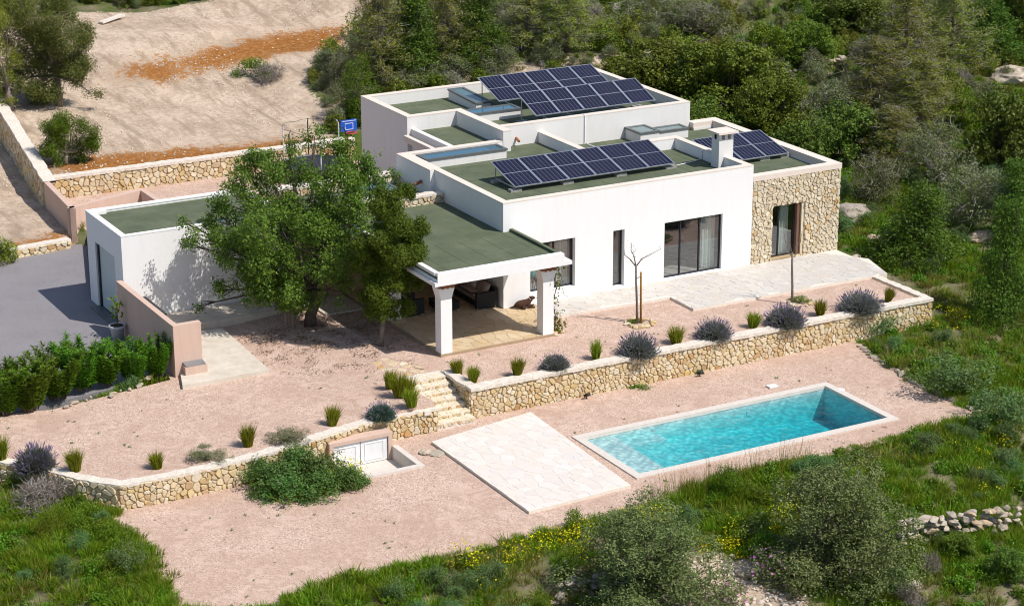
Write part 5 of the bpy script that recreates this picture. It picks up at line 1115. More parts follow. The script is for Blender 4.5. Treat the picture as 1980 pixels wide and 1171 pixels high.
# ------------------------------------------------------------------ tufts and lavenders
tf = fuse('blades', [(*blades(460, .14, .80, .018, .20), M['l_tuft']), (*blades(120, .1, .5, .016, .14), M['l_grass'])])
tl_ = ['rightmost of the pair beside the top of the right step wall', 'second tuft right of the steps, close to the wall corner', 'single tuft left of the first grey lavender', 'between the first grey lavender and the big lavender', 'between the big lavender and the next one to its right', 'just left of the lavender below the bare tree', 'between the last two lavenders on the right terrace', 'in the far right corner of the upper terrace', 'uppermost of three left of the steps', 'middle one of three left of the steps', 'lowest of three left of the steps, on the wall top', 'alone between the left lavender and the steps', 'beside the dry scrub on the left wall', 'smallest one above the curve of the left wall', 'right of the lavender at the far left', 'cut by the left edge of the picture']
tp = [(886,724,.95),(915,738,1),(1000,727,1),(1152,695,1),(1308,665,.95),(1455,633,.85),(1586,610,1),(1716,583,.9),(752,750,.95),(772,766,1.1),(797,786,.95),(642,822,1.1),(480,862,1),(305,905,.8),(146,910,1),(2,888,1.2)]
for (px, py, s), lb in zip(tp, tl_):
    z = -.12 if px > 850 else ztop(-7 if px > 740 else -12, 0); p = at(px, py, z); lab = {0: 'green feather grass tuft at the top of the right step wall'}.get(tp.index((px, py, s)), 'green feather grass tuft '+lb)
    o = empty('grass_tuft', tuple(p), lab, 'grass tuft', 'feather grass tufts along the walls', RS.uniform(0, 6)); w_s = s*RS.uniform(.85, 1.3); o.scale = (w_s, w_s*RS.uniform(.8, 1.1), s*RS.uniform(.75, 1.05)); o.rotation_euler = (RS.normal()*.09, RS.normal()*.09, RS.uniform(0, 6)); link('blades', tf, o)
    if (px, py) == (772, 766): o2 = copy_tree(o, (p[0]+.28, p[1]-.2, p[2]), 2, (1,1,1), 'green feather grass tuft leaning on the middle one of three left of the steps')
def lav_mesh(mat, fl):
    n = 4200; d = unit(RS.normal(size=(n, 3))*(1,1,.9)+(0,0,.35)); d[:, 2] = np.abs(d[:, 2]); A_ = d*RS.uniform(.2, .42, (n, 1)); A_[:, 2] *= .9; B_ = A_+unit(d+RS.normal(0, .25, (n, 3)))*.13
    m = fl; d2 = unit(RS.normal(size=(m, 3))*(1,1,.8)+(0,0,.6)); d2[:, 2] = np.abs(d2[:, 2]); A2 = d2*.44; A2[:, 2] *= .9; B2 = A2+unit(d2+(0,0,.5))*RS.uniform(.08, .2, (m, 1)); B3 = B2+unit(B2-A2)*.05
    return fuse('foliage', [(*strips(A_, B_, .022), M[mat]), (*strips(A2, B2, .008), M[mat])]), fuse('flowers', [(*strips(B2-(B3-B2)*.6, B3, .024), M['lav_f'])])
LG = lav_mesh('lav', 300); LT_ = lav_mesh('lav_teal', 260); LS = lav_mesh('lav', 90)
for px, py, wp, hp, pr, lb in ((1074,714,62,40,LS,'grey lavender mound with few flowers, nearest the steps'),(1233,686,76,50,LG,'round purple-tinged lavender below the staked young tree'),(1380,654,72,44,LG,'lavender mound between two grass tufts, below the big windows'),(1518,628,82,46,LG,'lavender mound in front of the right-hand bare young tree'),(1662,600,86,44,LG,'wide lavender mound at the right end of the upper terrace'),(737,808,60,36,LT_,'blue-green lavender on the left wall near the steps'),(70,906,80,58,LG,'tall lavender at the far left above the curving wall')):
    p = at(px, py, -.12 if px > 850 else -.36); k = ppm(p); o = empty('lavender', tuple(p), lb, 'lavender', 'lavender mounds along the walls', RS.uniform(0, 6)); o.scale = (wp/k/1.05,)*2+(hp/k/.62,); link('foliage', pr[0], o); tag(link('flowers', pr[1], o), kind='stuff')
pl(552, 852, 80, 26, 'greyshrub', 'low grey-green trailing scrub beside the left wall coping', 'plant', z=-.36); pl(405, 886, 75, 24, 'greyshrub', 'flat half-dry scrub on the gravel left of the trailing one', 'plant', z=-.36)

# ------------------------------------------------------------------ undergrowth and grass (geometry-node scatter)
def scatter(name, proto, pts, rz, sc, label, kind='stuff', mats=()):
    me_ = bpy.data.meshes.new(name); me_.vertices.add(len(pts)); me_.vertices.foreach_set('co', np.asarray(pts, np.float32).ravel())
    a = me_.attributes.new('rot', 'FLOAT_VECTOR', 'POINT'); a.data.foreach_set('vector', np.stack([RS.normal(0, .12, len(pts)), RS.normal(0, .12, len(pts)), rz], 1).astype(np.float32).ravel())
    a = me_.attributes.new('scl', 'FLOAT', 'POINT'); a.data.foreach_set('value', np.asarray(sc, np.float32))
    for m in proto.data.materials: me_.materials.append(m)
    o = link(name, me_); gt = bpy.data.node_groups.new(name, 'GeometryNodeTree')
    gt.interface.new_socket('Geometry', in_out='INPUT', socket_type='NodeSocketGeometry'); gt.interface.new_socket('Geometry', in_out='OUTPUT', socket_type='NodeSocketGeometry')
    n = gt.nodes; L = gt.links; gi = n.new('NodeGroupInput'); go = n.new('NodeGroupOutput'); ip = n.new('GeometryNodeInstanceOnPoints'); oi = n.new('GeometryNodeObjectInfo'); oi.inputs['Object'].default_value = proto
    def na(nm, t):
        x = n.new('GeometryNodeInputNamedAttribute'); x.data_type = t; x.inputs['Name'].default_value = nm; return x.outputs['Attribute']
    L.new(gi.outputs[0], ip.inputs['Points']); L.new(oi.outputs['Geometry'], ip.inputs['Instance']); L.new(na('rot', 'FLOAT_VECTOR'), ip.inputs['Rotation']); L.new(na('scl', 'FLOAT'), ip.inputs['Scale']); L.new(ip.outputs[0], go.inputs[0])
    md = o.modifiers.new('scatter', 'NODES'); md.node_group = gt; return tag(o, label, kind=kind)
EXCL = [LOWER, UPPER, ASPH, COURT, HOUSE, [(-8.2,-9),(-4.8,-9),(-4.8,-4.3),(-8.2,-4.3)], [(14.6,-4),(17,-4.1),(17,.4),(14.6,.4)]]
def wildmask(x, y, margin=True):
    k = np.zeros(len(x), bool)
    for p in EXCL: k |= inpoly(x, y, p)
    return ~k
def project(P):
    d = P-CAM; z = d @ FW; return 990+F_PX*(d @ RT)/z, 585.5-F_PX*(d @ UP)/z
def sample(n, x0, x1, y0, y1, dens=None, dirt=False):
    x = RS.uniform(x0, x1, n); y = RS.uniform(y0, y1, n); k = wildmask(x, y)
    if not dirt: k &= ~(inpoly(x, y, DIRT) | inpoly(x, y, DIRT2) | inpoly(x, y, DIRT4) | ((x > -12) & (x < 4.5) & (y > 23) & (y < 27)))
    x, y = x[k], y[k]; z = g(x, y); P = np.stack([x, y, z], 1); u, v = project(P); k = (u > -90) & (u < 2070) & (v > -60) & (v < 1300); P = P[k]; u, v = u[k], v[k]
    if dens is not None: k = RS.uniform(size=len(P)) < dens(P[:, 0], P[:, 1], u, v); P = P[k]
    return P
def proto_obj(name, me_, px, py, label):
    p = on(px, py); o = link(name, me_, None, tuple(p)); return tag(o, label, kind='stuff')
def put(name, me_, px, py, P, s0, s1, label, by=None):
    po = proto_obj(name, me_, px, py, label); s = RS.uniform(s0, s1, len(P))
    if by is not None: s *= by(P[:, 0], P[:, 1])
    return scatter(name, po, P, RS.uniform(0, 6.28, len(P)), s, label)
grass = fuse('grass', [(*blades(64, .22, .27, .018, .18), M['l_grass'])])
grass2 = fuse('grass', [(*blades(46, .2, .34, .02, .26), M['l_dry']), (*blades(16, .2, .3, .02, .2), M['l_grass'])])
bl_ = rand_blobs(6, .7, .32, .12, .2); C, O = crown_pts(bl_, 60, 6, .05, gaps=.2, shell=.3); herb = fuse('weeds', [(*leafquads(C, .07, 1.6, O), M['l_hedge'])])
bl_ = rand_blobs(12, 1.5, 1.0, .2, .36); C, O = crown_pts(bl_, 30, 6, .05, gaps=.3, shell=.3); A_, _ = crown_pts(bl_, 4, 3, .05); B_ = A_+unit(RS.normal(size=A_.shape)+(0, 0, .6))*.28
scrub = fuse('scrub', [(*leafquads(C, .065, 1.8, O), M['l_grey']), (*strips(A_, B_, .014), M['twig'])])
bl_ = rand_blobs(20, 1.8, 1.2, .2, .34); C, O = crown_pts(bl_, 40, 7, .045, gaps=.25, shell=.65); scrub2 = fuse('scrub', [(*leafquads(C, .08, 1.5, O), M['l_mastic'])])
bl_ = rand_blobs(20, 1.8, 1.2, .2, .34); C, O = crown_pts(bl_, 36, 7, .05, gaps=.3, shell=.6); scrub3 = fuse('scrub', [(*leafquads(C, .08, 1.7, O), M['l_pine'])])
scrub4 = plant_proto('dead')[0][1]
near = lambda x, y: y < 9+.25*np.maximum(x-16, 0)
n1 = lambda x, y: vn(x, y, 3.2, 21)
n2 = lambda x, y: vn(x, y, 5.5, 31)
Pn = sample(70000, -32, 44, -30, 26, lambda x, y, u, v: np.where(near(x, y), np.clip((n1(x, y)-.18)*2.2, .12, 1)*.55, .10))
put('grass', grass, 1000, 1100, Pn, .6, 1.35, 'lush green grass growing around the terraces', lambda x, y: .6+.8*n2(x, y))
Pn = sample(40000, -32, 44, -30, 30, lambda x, y, u, v: np.where(near(x, y), np.clip((.62-n1(x, y))*1.6, 0, 1)*.5, .10))
put('dry_grass', grass2, 700, 1150, Pn, .6, 1.2, 'yellowing dry grass between the lush patches')
Pn = sample(26000, -32, 44, -30, 30, lambda x, y, u, v: np.where(near(x, y), np.clip((n2(x, y)-.25)*1.8, .06, 1)*.42, .10))
put('weeds', herb, 1480, 990, Pn, .5, 1.3, 'broad-leaved green weeds spread through the grass')
far = lambda x, y, u, v, t, sc_=1.0: np.where(near(x, y), .0, np.clip(t, 0, 1)*sc_)
n3 = lambda x, y: vn(x, y, 6.5, 41)
Pn = sample(9000, -32, 75, 8, 75, lambda x, y, u, v: far(x, y, u, v, .3+(n3(x, y)-.4)*1.5, .5)); put('scrub', scrub, 1560, 330, Pn, .5, 1.15, 'grey-green scrub covering the hillside')
Pn = sample(9000, -32, 75, 8, 75, lambda x, y, u, v: far(x, y, u, v, .3+(.55-n3(x, y))*1.8, .42)); put('scrub', scrub2, 1450, 300, Pn, .5, 1.25, 'dark green scrub covering the hillside')
Pn = sample(9000, -32, 75, 8, 75, lambda x, y, u, v: far(x, y, u, v, .3+(n2(x, y)-.45)*1.8, .42)); put('scrub', scrub3, 1700, 300, Pn, .5, 1.25, 'yellow-green scrub covering the hillside')
Pn = sample(6000, -32, 75, 8, 75, lambda x, y, u, v: far(x, y, u, v, .2+(n1(x, y)-.5), .26)); put('dry_scrub', scrub4, 1350, 60, Pn, .4, .95, 'grey leafless scrub among the hillside bushes')
ol = [Vector(p) for p in LOWER[1:-5]]; ep = []
for a, c in zip(ol[:-1], ol[1:]):
    for _ in range(int((c-a).length*13)):
        if a.x > 10.5 and a.y > -12.8 and RS.uniform() < .75: continue
        q = a.lerp(c, RS.uniform()); ep.append((q.x+RS.normal()*.16, q.y+RS.normal()*.16, -1.24))
ep = np.array(ep); put('grass', grass, 700, 1130, ep, .5, 1.1, 'ragged fringe of grass along the gravel edge', lambda x, y: .5+.9*n1(x, y))
b = MB(); rock(b, (0,0,.01), .05, .6); peb = b.mesh('pebbles', simple('chalky pebble', (.66, .58, .48), (.50, .42, .33), 3, bs=0))
Pn = sample(26000, -12, 12, 24.6, 50, lambda x, y, u, v: np.clip((n1(x, y)-.25)*1.2, .05, 1)*.35, dirt=True); k = inpoly(Pn[:, 0], Pn[:, 1], DIRT); put('pebbles', peb, 350, 230, Pn[k], .3, 1.5, 'small stones strewn over the bare plot')
P4 = np.array([on(RS.uniform(1190, 1560), RS.uniform(1070, 1171)) for _ in range(420)]); put('pebbles', peb, 1340, 1130, P4[inpoly(P4[:, 0], P4[:, 1], DIRT4)], .4, 3.0, 'loose stones on the bare patch at the bottom')
stalk = fuse('seed_stalks', [(*blades(12, .2, .95, .008, .3), M['l_dry'])])
Pn = sample(9000, -30, 34, -30, 8, lambda x, y, u, v: np.where(n2(x, y) > .45, .16, .04)); put('seed_stalks', stalk, 1300, 1000, Pn, .5, 1.1, 'thin pale seed stalks rising from the grass')
Pn = np.concatenate([[on(u, v-6) for u, v in zip(np.linspace(1240, 1560, 60)+RS.normal(0, 8, 60), np.interp(np.linspace(1240, 1560, 60), [1240, 1560], [988, 896])+RS.normal(0, 5, 60)) for _ in (0,)]]); put('seed_stalks', stalk, 1330, 960, Pn, .7, 1.3, 'thin pale seed stalks beside the pool')
tealm = plant_proto('teal')[0][1]
Pn = sample(9000, -32, 44, -30, 12, lambda x, y, u, v: np.where(near(x, y), np.clip((vn(x, y, 2.4, 51)-.55)*2, 0, 1)*.5, 0)); put('leafy_ground_cover', tealm, 1790, 880, Pn, .3, .9, 'blue-green leafy ground cover in the grass')
litem = fuse('ground_cover', [(*leafquads(C, .06, 1.6, O), M['l_yellow'])])
Pn = sample(9000, -32, 44, -30, 12, lambda x, y, u, v: np.where(near(x, y), np.clip((vn(x, y, 2.8, 61)-.6)*2, 0, 1)*.5, 0)); put('leafy_ground_cover', litem, 1450, 1050, Pn, .25, .7, 'yellow-green leafy ground cover in the grass')
lv = RS.uniform(-1, 1, (40, 3))*(.3,.3,0)+(0,0,.02); litter = fuse('leaf_litter', [(*leafquads(lv, .06, 1.8, None, upb=3), M['l_litter'])])
tt = RS.normal(0, 1, (260, 2))*(2.2, 1.9)+(-6.9, 1.2); tt = tt[(tt[:, 1] < 2.8) & (tt[:, 0] < -4.8) & (tt[:, 0] > -10.3) & (tt[:, 1] > -3.5)]
put('leaf_litter', litter, 1000, 1120, np.array([(x, y, ztop(x, y)) for x, y in tt]), .5, 1.2, 'dry brown leaves fallen under the carob tree')
wd_ = fuse('tiny_weeds', [(*leafquads(RS.normal(0, 1, (14, 3))*(.05,.05,.015)+(0,0,.03), .05, 1.5, None, upb=2), M['l_mound'])])
ws = []
while len(ws) < 150:
    x, y = RS.uniform(-22, 15), RS.uniform(-17, -1)
    if y < -8.8 and bool(inpoly(np.array(x), np.array(y), LOWER)) and not (PX0 < x < PX1 and PY0 < y < PY1) and not (-8 < x < -2.8) and not (-11.3 < x < -8.5): ws.append((x, y, -1.2))
    elif y > -6.6 and bool(inpoly(np.array(x), np.array(y), UPPER)) and not (x > -5 and y > -3.9) and not (-14 < x < -10): ws.append((x, y, ztop(x, y)))
put('tiny_weeds', wd_, 900, 1130, np.array(ws), .3, 1.2, 'tiny weeds dotted over the gravel')
# flowers
flm = fuse('flowers', [(*leafquads(RS.normal(0, 1, (26, 3))*(.2,.2,.05)+(0,0,.42), .05, 1.1, upb=1), M['fl_yellow']), (*blades(14, .2, .4, .014, .1), M['l_grass'])])
fp = []
for px, py, rx, ry, n in ((655,925,50,14,46),(600,945,60,8,14),(1100,1050,60,22,26),(1265,1015,40,18,16),(1440,1040,40,16,22),(980,1090,140,30,30),(1900,900,50,60,14),(1830,620,60,30,16),(330,985,22,10,8),(205,960,16,10,6),(1520,990,40,30,18),(1420,1070,60,20,18)):
    for _ in range(n): fp.append(on(px+RS.normal()*rx*.6, py+RS.normal()*ry*.6))
fp = np.array(fp); fp = fp[~inpoly(fp[:, 0], fp[:, 1], LOWER)]
put('yellow_flowers', flm, 655, 935, fp, .7, 1.2, 'small yellow wildflowers in the grass')

# ------------------------------------------------------------------ bushes and trees one can tell apart
for a in (
 (735,168,120,200,'pine','pine at the left edge of the wood behind the bare plot','tree'),(800,150,120,170,'conifer','dark conifer behind the bare plot, right of its leftmost pine','tree'),(865,130,110,150,'pine','pine in the middle of the clump behind the plot','tree'),(925,118,110,140,'conifer','dark conifer at the right end of the clump behind the plot','tree'),
 (690,232,78,118,'juniper','bright green juniper against the left corner of the upper block','tree'),(718,150,80,70,'greyshrub','round grey-green bush left of the rear solar panels','bush'),(655,170,70,62,'greyshrub','grey bush on the edge of the bare plot, left of the juniper','bush'),
 (492,152,66,38,'herb','small green bush alone on the bare plot','bush'),(525,158,70,34,'dead','grey fallen dead branches beside the small bush on the bare plot','dead branches'),
 (1020,95,120,120,'pine','grey twiggy pine behind the rear solar row, at the left','tree'),(1095,100,130,130,'pine','grey twiggy pine behind the rear solar row, at the right','tree'),(1000,75,70,60,'dead','bare grey bush left of the twiggy pines','bush'),
 (860,165,100,50,'greyshrub','low flowering grey scrub behind the left end of the rear solar row','bush'),(960,140,90,50,'greyshrub','low scrub directly behind the rear solar row','bush'),(790,185,80,46,'greyshrub','low scrub behind the back-left parapet of the upper block','bush'),
 (1290,215,190,120,'mastic','broad dark mastic bush touching the right end of the upper block','bush'),(1400,230,200,140,'mastic','largest dark mastic bush, right of the upper block','bush'),(1340,290,150,90,'mastic_light','mid green bush behind the stone wing chimney','bush'),(1480,270,150,110,'mastic','dark mastic bush behind the wing solar panels','bush'),(1215,170,100,60,'yellow','yellow-green bush beside the boulder behind the solar panels','bush'),
 (1560,330,130,90,'mastic_light','mid green bush directly behind the stone wing','bush'),(1640,310,140,100,'mastic_light','lighter bush up the slope from the stone wing corner','bush'),(1590,250,120,80,'greyshrub','grey scrub between the mastics and the pines','bush'),
 (1475,140,80,90,'yellow','bright green upright bush high on the slope','bush'),(1555,130,110,80,'mastic','round dark bush above the pile of rocks on the slope','bush'),(1350,75,130,80,'greyshrub','grey brush at the top of the slope, middle','bush'),(1240,60,120,70,'greyshrub','grey brush at the top of the slope behind the boulders','bush'),(1640,60,130,70,'mastic_light','olive bush near the top edge, right of the middle','bush'),
 (1745,170,150,190,'pine','pale twiggy pine reaching the top edge, left of two','tree'),(1835,150,140,190,'pine','pale twiggy pine reaching the top edge, right of two','tree'),(1690,230,140,150,'pine','sparse pine in front of the two tall ones','tree'),(1775,260,150,150,'pine','pine with dead grey branches above the yellow-green bush','tree'),(1720,320,130,110,'pine','small dry pine left of the yellow-green bush','tree'),
 (1858,258,66,82,'yellow','bright yellow-green rounded bush between the grey pines','bush'),(1905,130,120,130,'conifer','dark pine at the upper right','tree'),(1965,110,110,150,'mastic','dark bush in the upper right corner','bush'),(1930,330,140,140,'mastic_light','grey-green bush near the right edge, mid slope','bush'),(1815,360,140,110,'greyshrub','scrub patch down the slope from the yellow-green bush','bush'),(1690,390,110,90,'greyshrub','grey scrub above the flat boulders','bush'),(1880,440,150,120,'greyshrub','wide grey scrub right of the dark conifer','bush'),(1960,470,100,150,'conifer','very dark conifer crossing the right edge, upper one','tree'),
 (1775,505,135,140,'conifer','bushy dark conifer on the grass right of the stone wing','tree'),(1935,620,110,220,'conifer','tall dark conifer at the right edge above the long grass','tree'),
 (1245,1168,250,185,'olive','olive-toned bush with small leaves at the bottom, left of two','bush'),(1615,1112,265,205,'olive','largest olive-brown bush at the bottom, right of two','bush'),
 (1490,1130,95,75,'cistus','pink-flowering rockrose between the two big bushes','bush'),(1400,1185,110,60,'cistus','pink-flowering rockrose at the bottom edge','bush'),(1405,965,58,62,'fennel','bright feathery green plant beside the gravel edge','plant'),(1480,985,60,40,'fennel','low bright green feathery plant right of the taller one','plant'),(770,1165,60,52,'teal','dense blue-green round bush at the bottom edge','bush'),
 (1470,1085,60,60,'herb','leafy green plant left of the largest bottom bush','plant'),(1855,1075,60,45,'mastic','small dark bush against the dry-stone wall','bush'),(1800,1110,40,46,'dead','purple-grey dry bush below the dry-stone wall','bush'),(1760,1165,60,40,'dead','grey dry bush near the bottom edge','bush'),(1950,1120,80,60,'mastic_light','green bush in the bottom right corner','bush'),
 (1850,760,150,70,'teal','blue-green leafy patch beside the stone edging of the pool terrace','plants'),(1930,830,130,80,'teal','blue-green leafy patch at the right edge','plants'),(1700,640,90,40,'teal','blue-green plants at the foot of the wall end','plants'),
 (85,985,110,60,'dead','grey dead bush in the grass at the far left','bush'),(250,1110,80,60,'teal','blue-green plant at the edge of the gravel, lower left','plant'),
): pl(*a)
# mound of plants on the lower gravel
gm = [(520,948,100,58),(570,930,125,62),(560,965,105,44),(625,930,115,56),(668,940,85,42),(610,955,105,44),(500,935,70,50),(690,940,55,30)]
o = None
for i, (px, py, wp, hp) in enumerate(gm):
    p = at(px, py, -1.2); k = ppm(p)
    if i == 0: mound = empty('plant_mound', tuple(p), 'thick green plant mound with yellow flowers against the left stone wall', 'plants'); p00 = p
    c = empty('plant_clump', (0,0,0), None, None) if False else None
    if i == 0:
        bl_ = rand_blobs(26, 1.0, .55, .1, .17, z0=.1); C, O = crown_pts(bl_, 130, 6, .035, gaps=.2, shell=.6); mm = fuse('leaf_clump', [(*leafquads(C, .045, 2.2, O), M['l_mound'])])
    q = link('leaf_clump', mm, mound, tuple(p-p00)); q.scale = (wp/k/.85, wp/k/.85, hp/k/.55); q.rotation_euler = (0, 0, i*1.3)
    q = link('grass_blades', grass, mound, tuple(p-p00)); q.scale = (wp/k/.8, wp/k/.8, hp/k/.38); tag(q, kind='stuff')
fp = np.array([at(RS.uniform(590, 705), 945-RS.uniform(0, 38)-(0), -1.2)-p00 for _ in range(34)]); fp2 = fp.copy()
for f_ in fp2[:34]:
    q = link('flower_clump', flm, mound, tuple(f_)); tag(q, kind='stuff')

# ------------------------------------------------------------------ boulders and dry-stone walls
def boulder(px, py, s, label, flat=.55, n=1):
    p = on(px, py); b = MB(); rock(b, (0,0,s*.15), s, flat, True); o = b.build('boulder', M['rock'], None, False, tuple(p)); tag(o, label, 'boulder')
boulder(1648,418,.95,'broad flat grey boulder right of the stone wing corner',.4); boulder(1690,470,.5,'ochre boulder in the grass down from the flat grey boulder'); boulder(1715,480,.45,'small pale boulder beside the dark conifer'); boulder(1262,112,.65,'grey boulder in the brush behind the solar panels'); boulder(1048,124,.3,'small pale rock behind the rear solar row'); boulder(1185,128,.45,'rough grey rock left of the big boulder behind the panels')
boulder(1900,462,.8,'flat pale rock outcrop near the right edge, mid height',.35); boulder(1960,155,1.1,'large grey outcrop at the upper right edge',.5); boulder(1205,22,.9,'grey outcrop at the top edge behind the villa',.4); boulder(1610,212,.5,'pale rock among the scrub above the wing',.5); boulder(1450,1105,.5,'rock on the bare patch at the bottom',.5); boulder(1760,1130,.35,'pale rock in the grass below the dry-stone wall',.5); boulder(1655,498,.25,'pale slab stone at the corner of the terrace',.4); boulder(1830,190,.6,'grey rock beside the pines',.5)
def drystone(pts, h, s, label, dpt=.35):
    W_ = [on(*p) for p in pts]; o = world_thing('dry_stone_wall', tuple(map(float, W_[0])), label, 'wall')
    for i in range(len(W_)-1):
        a, c = W_[i], W_[i+1]; L_ = math.dist(a[:2], c[:2]); nx_ = max(1, int(L_/(s*1.5)))
        for j in range(nx_):
            for r_ in range(max(1, int(h/(s*1.15)))):
                if random.random() < .08: continue
                t = (j+.5*(r_ % 2)+random.uniform(-.2, .2))/nx_; x, y = a[0]+(c[0]-a[0])*t, a[1]+(c[1]-a[1])*t; z = float(g(np.array(x), np.array(y)))
                b = MB(); rock(b, (x+random.uniform(-.1, .1), y+random.uniform(-.1, .1), z+s*.4+r_*s*1.1), s*random.uniform(.6, 1.15), .75); b.build('stone', M['rock'], o)
drystone([(1735,1055),(1800,1045),(1870,1035),(1975,1025)], 1.1, .165, 'tumbled dry-stone wall at the lower right'); drystone([(1075,1165),(1120,1150),(1170,1140)], .7, .15, 'dry-stone wall remnant at the bottom edge, left of the olive bush')
drystone([(1585,135),(1635,125)], .7, .26, 'pile of field stones on the slope under the round dark bush'); drystone([(1895,140),(1930,128)], .6, .26, 'pile of field stones at the upper right'); drystone([(1520,140),(1550,138)], .4, .2, 'scatter of grey stones on the slope left of the stone pile'); drystone([(1560,15),(1640,10)], .5, .28, 'band of grey stones at the top edge')
drystone([(20,50),(90,15)], .5, .25, 'heap of pale rubble in the top left corner')
ed = [at(px, py, -1.17) for px, py in ((1662,668),(1690,690),(1735,718),(1780,745),(1850,777),(1915,803))]; e2 = []
for i in range(len(ed)-1):
    n_ = max(2, int(math.dist(ed[i], ed[i+1])/.27)); e2 += [tuple(ed[i]+(ed[i+1]-ed[i])*(j/n_)+np.array([RS.normal()*.04, RS.normal()*.04, 0])) for j in range(n_)]
rocks_thing('stone_edging', 'line of small stones edging the pool terrace on the right', 'stones', e2, .13, M['rock'])
lg = empty('fallen_log', tuple(on(195, 48)), 'pale weathered plank lying at the top of the bare plot', 'log'); b = MB(); b.beam((0,0,.1), (1.6,.9,.25), .35, .1); b.build('plank', M['cope'], lg)

# ------------------------------------------------------------------ pots, boxes, furniture, toys
po = at(228, 655, -.43); k = world_thing('potted_plant', tuple(po), 'pale plastic pot with a small young plant by the garage corner', 'potted plant')
b = MB(); b.lathe([(.20,-.43),(.27,.02),(.31,.03),(.32,.14),(.29,.14),(.27,.10),(.02,.10)], 24, tuple(po[:2])); b.build('pot', M['pot'], k, True)
b = MB(); b.lathe([(.0,.095),(.27,.105),(.0,.115)], 16, tuple(po[:2])); b.build('soil', M['soil'], k)
b = MB(); b.tube([(po[0],po[1],.1),(po[0]+.03,po[1],.5),(po[0]-.03,po[1],.9)], [.025,.02,.012], 6); pst = b.build('stem', M['brown_twig'], k, True)
C = RS.normal(0, 1, (60, 3))*(.12,.12,.22)+(po[0], po[1], .78); link('leaves', fuse('leaves', [(*leafquads(C, .17, 2.0), M['l_yellow'])]), k)
mx = at(380, 722, -.2); k = world_thing('meter_box', tuple(mx), 'low rendered box with a grey metal lid at the foot of the pink wall', 'meter box')
b = MB(); x, y = mx[:2]; b.prism([(x-.42,y-.02),(x+.42,y-.02),(x+.36,y+.5),(x-.36,y+.5)], -.5, .1); b.build('box', M['pink'], k); b = MB(); b.obox(Matrix.Translation((x, y+.24, .15)) @ Matrix.Rotation(.12, 4, 'X'), .74, .5, .04); b.build('lid', M['steel'], k)
k = world_thing('outdoor_counter', (-13.0, 4.6, -.1), 'outdoor counter with a black top between the pink wall and the garage', 'counter')
b = MB(); b.box(-13.46, -12.75, 3.1, 5.3, -.4, .95); b.build('base', M['tan'], k); b = MB(); b.box(-13.47, -12.7, 3.05, 5.35, .952, 1.02); b.build('top', M['black'], k)
def rattan(label, name, cat, x0, x1, y0, y1, h, seat_h, back, arms, cush, parts):
    o = world_thing(name, ((x0+x1)/2, (y0+y1)/2, 0), label, cat); t = .1
    b = MB(); b.box(x0+t, x1-t, y0+t, y1-t, .1, seat_h); b.build('seat_base', M['wicker'], o)
    for a in arms: b = MB(); b.box(*a, .07, h); b.build('armrest', M['wicker'], o)
    b = MB(); b.box(*back, .07, h+.1); b.build('backrest', M['wicker'], o)
    for i, (fx, fy) in enumerate(((x0+.05, y0+.05), (x1-.09, y0+.05), (x0+.05, y1-.09), (x1-.09, y1-.09))): b = MB(); b.box(fx, fx+.05, fy, fy+.05, -.01, .069); b.build('foot', M['alu'], o)
    b = MB(); b.box(x0+t+.01, x1-t-.01, y0+t+.01, y1-t-.01, seat_h, seat_h+.14); c = b.build('seat_cushion', M[cush], o); bv = c.modifiers.new('soft', 'BEVEL'); bv.width = .04; bv.segments = 3
    return o
def pillow(o, c, s, mat, rx=.4, rz=0, name='pillow'):
    _b = bmesh.new(); bmesh.ops.create_cube(_b, size=1); bmesh.ops.subdivide_edges(_b, edges=_b.edges[:], cuts=5, use_grid_fill=True)
    for v in _b.verts:
        e = 1-max(abs(v.co.x), abs(v.co.y))*2; f = .25+.75*math.sqrt(max(0, min(1, (1-(2*v.co.x)**2)*(1-(2*v.co.y)**2)))); v.co.z *= f
    me_ = bpy.data.meshes.new(name); _b.to_mesh(me_); _b.free(); me_.materials.append(M[mat]); me_.polygons.foreach_set('use_smooth', [True]*len(me_.polygons))
    p = link(name, me_, o); p.matrix_basis = Matrix.Translation(c) @ Matrix.Rotation(rz, 4, 'Z') @ Matrix.Rotation(rx, 4, 'X') @ Matrix.Diagonal((*s, 1)); return p
s1 = rattan('black wicker sofa with taupe cushions and a striped throw against the porch side wall', 'sofa', 'sofa', -1.05, -.12, .25, 2.6, .68, .3, (-.24, -.12, .25, 2.6), ((-1.05, -.242, .25, .40), (-1.05, -.242, 2.45, 2.6)), 'cushion', None)
for y, m in ((.72, 'stripe'), (1.15, 'cushion'), (1.6, 'cushion_l'), (2.1, 'stripe')): pillow(s1, (-.42, y, .68), (.5, .5, .2), m, 0, 0).matrix_basis = Matrix.Translation((-.42, y, .68)) @ Matrix.Rotation(-1.15, 4, 'Y') @ Matrix.Diagonal((.5, .46, .2, 1))
pillow(s1, (-.7, .6, .5), (.42, .4, .16), 'cushion_l', .1, .4); tw = pillow(s1, (-.6, 1.5, .52), (.5, 1.0, .1), 'stripe', .0, 0, 'throw')
s2 = rattan('black wicker armchair with pale cushions at the left side of the porch', 'armchair', 'armchair', -3.95, -3.05, .8, 1.75, .68, .3, (-3.95, -3.83, .8, 1.75), ((-3.828, -3.05, .8, .93), (-3.828, -3.05, 1.62, 1.75)), 'cushion_l', None)
pillow(s2, (-3.6, 1.1, .6), (.4, .4, .16), 'cushion_l', 0).matrix_basis = Matrix.Translation((-3.68, 1.25, .62)) @ Matrix.Rotation(1.1, 4, 'Y') @ Matrix.Diagonal((.45, .5, .18, 1))
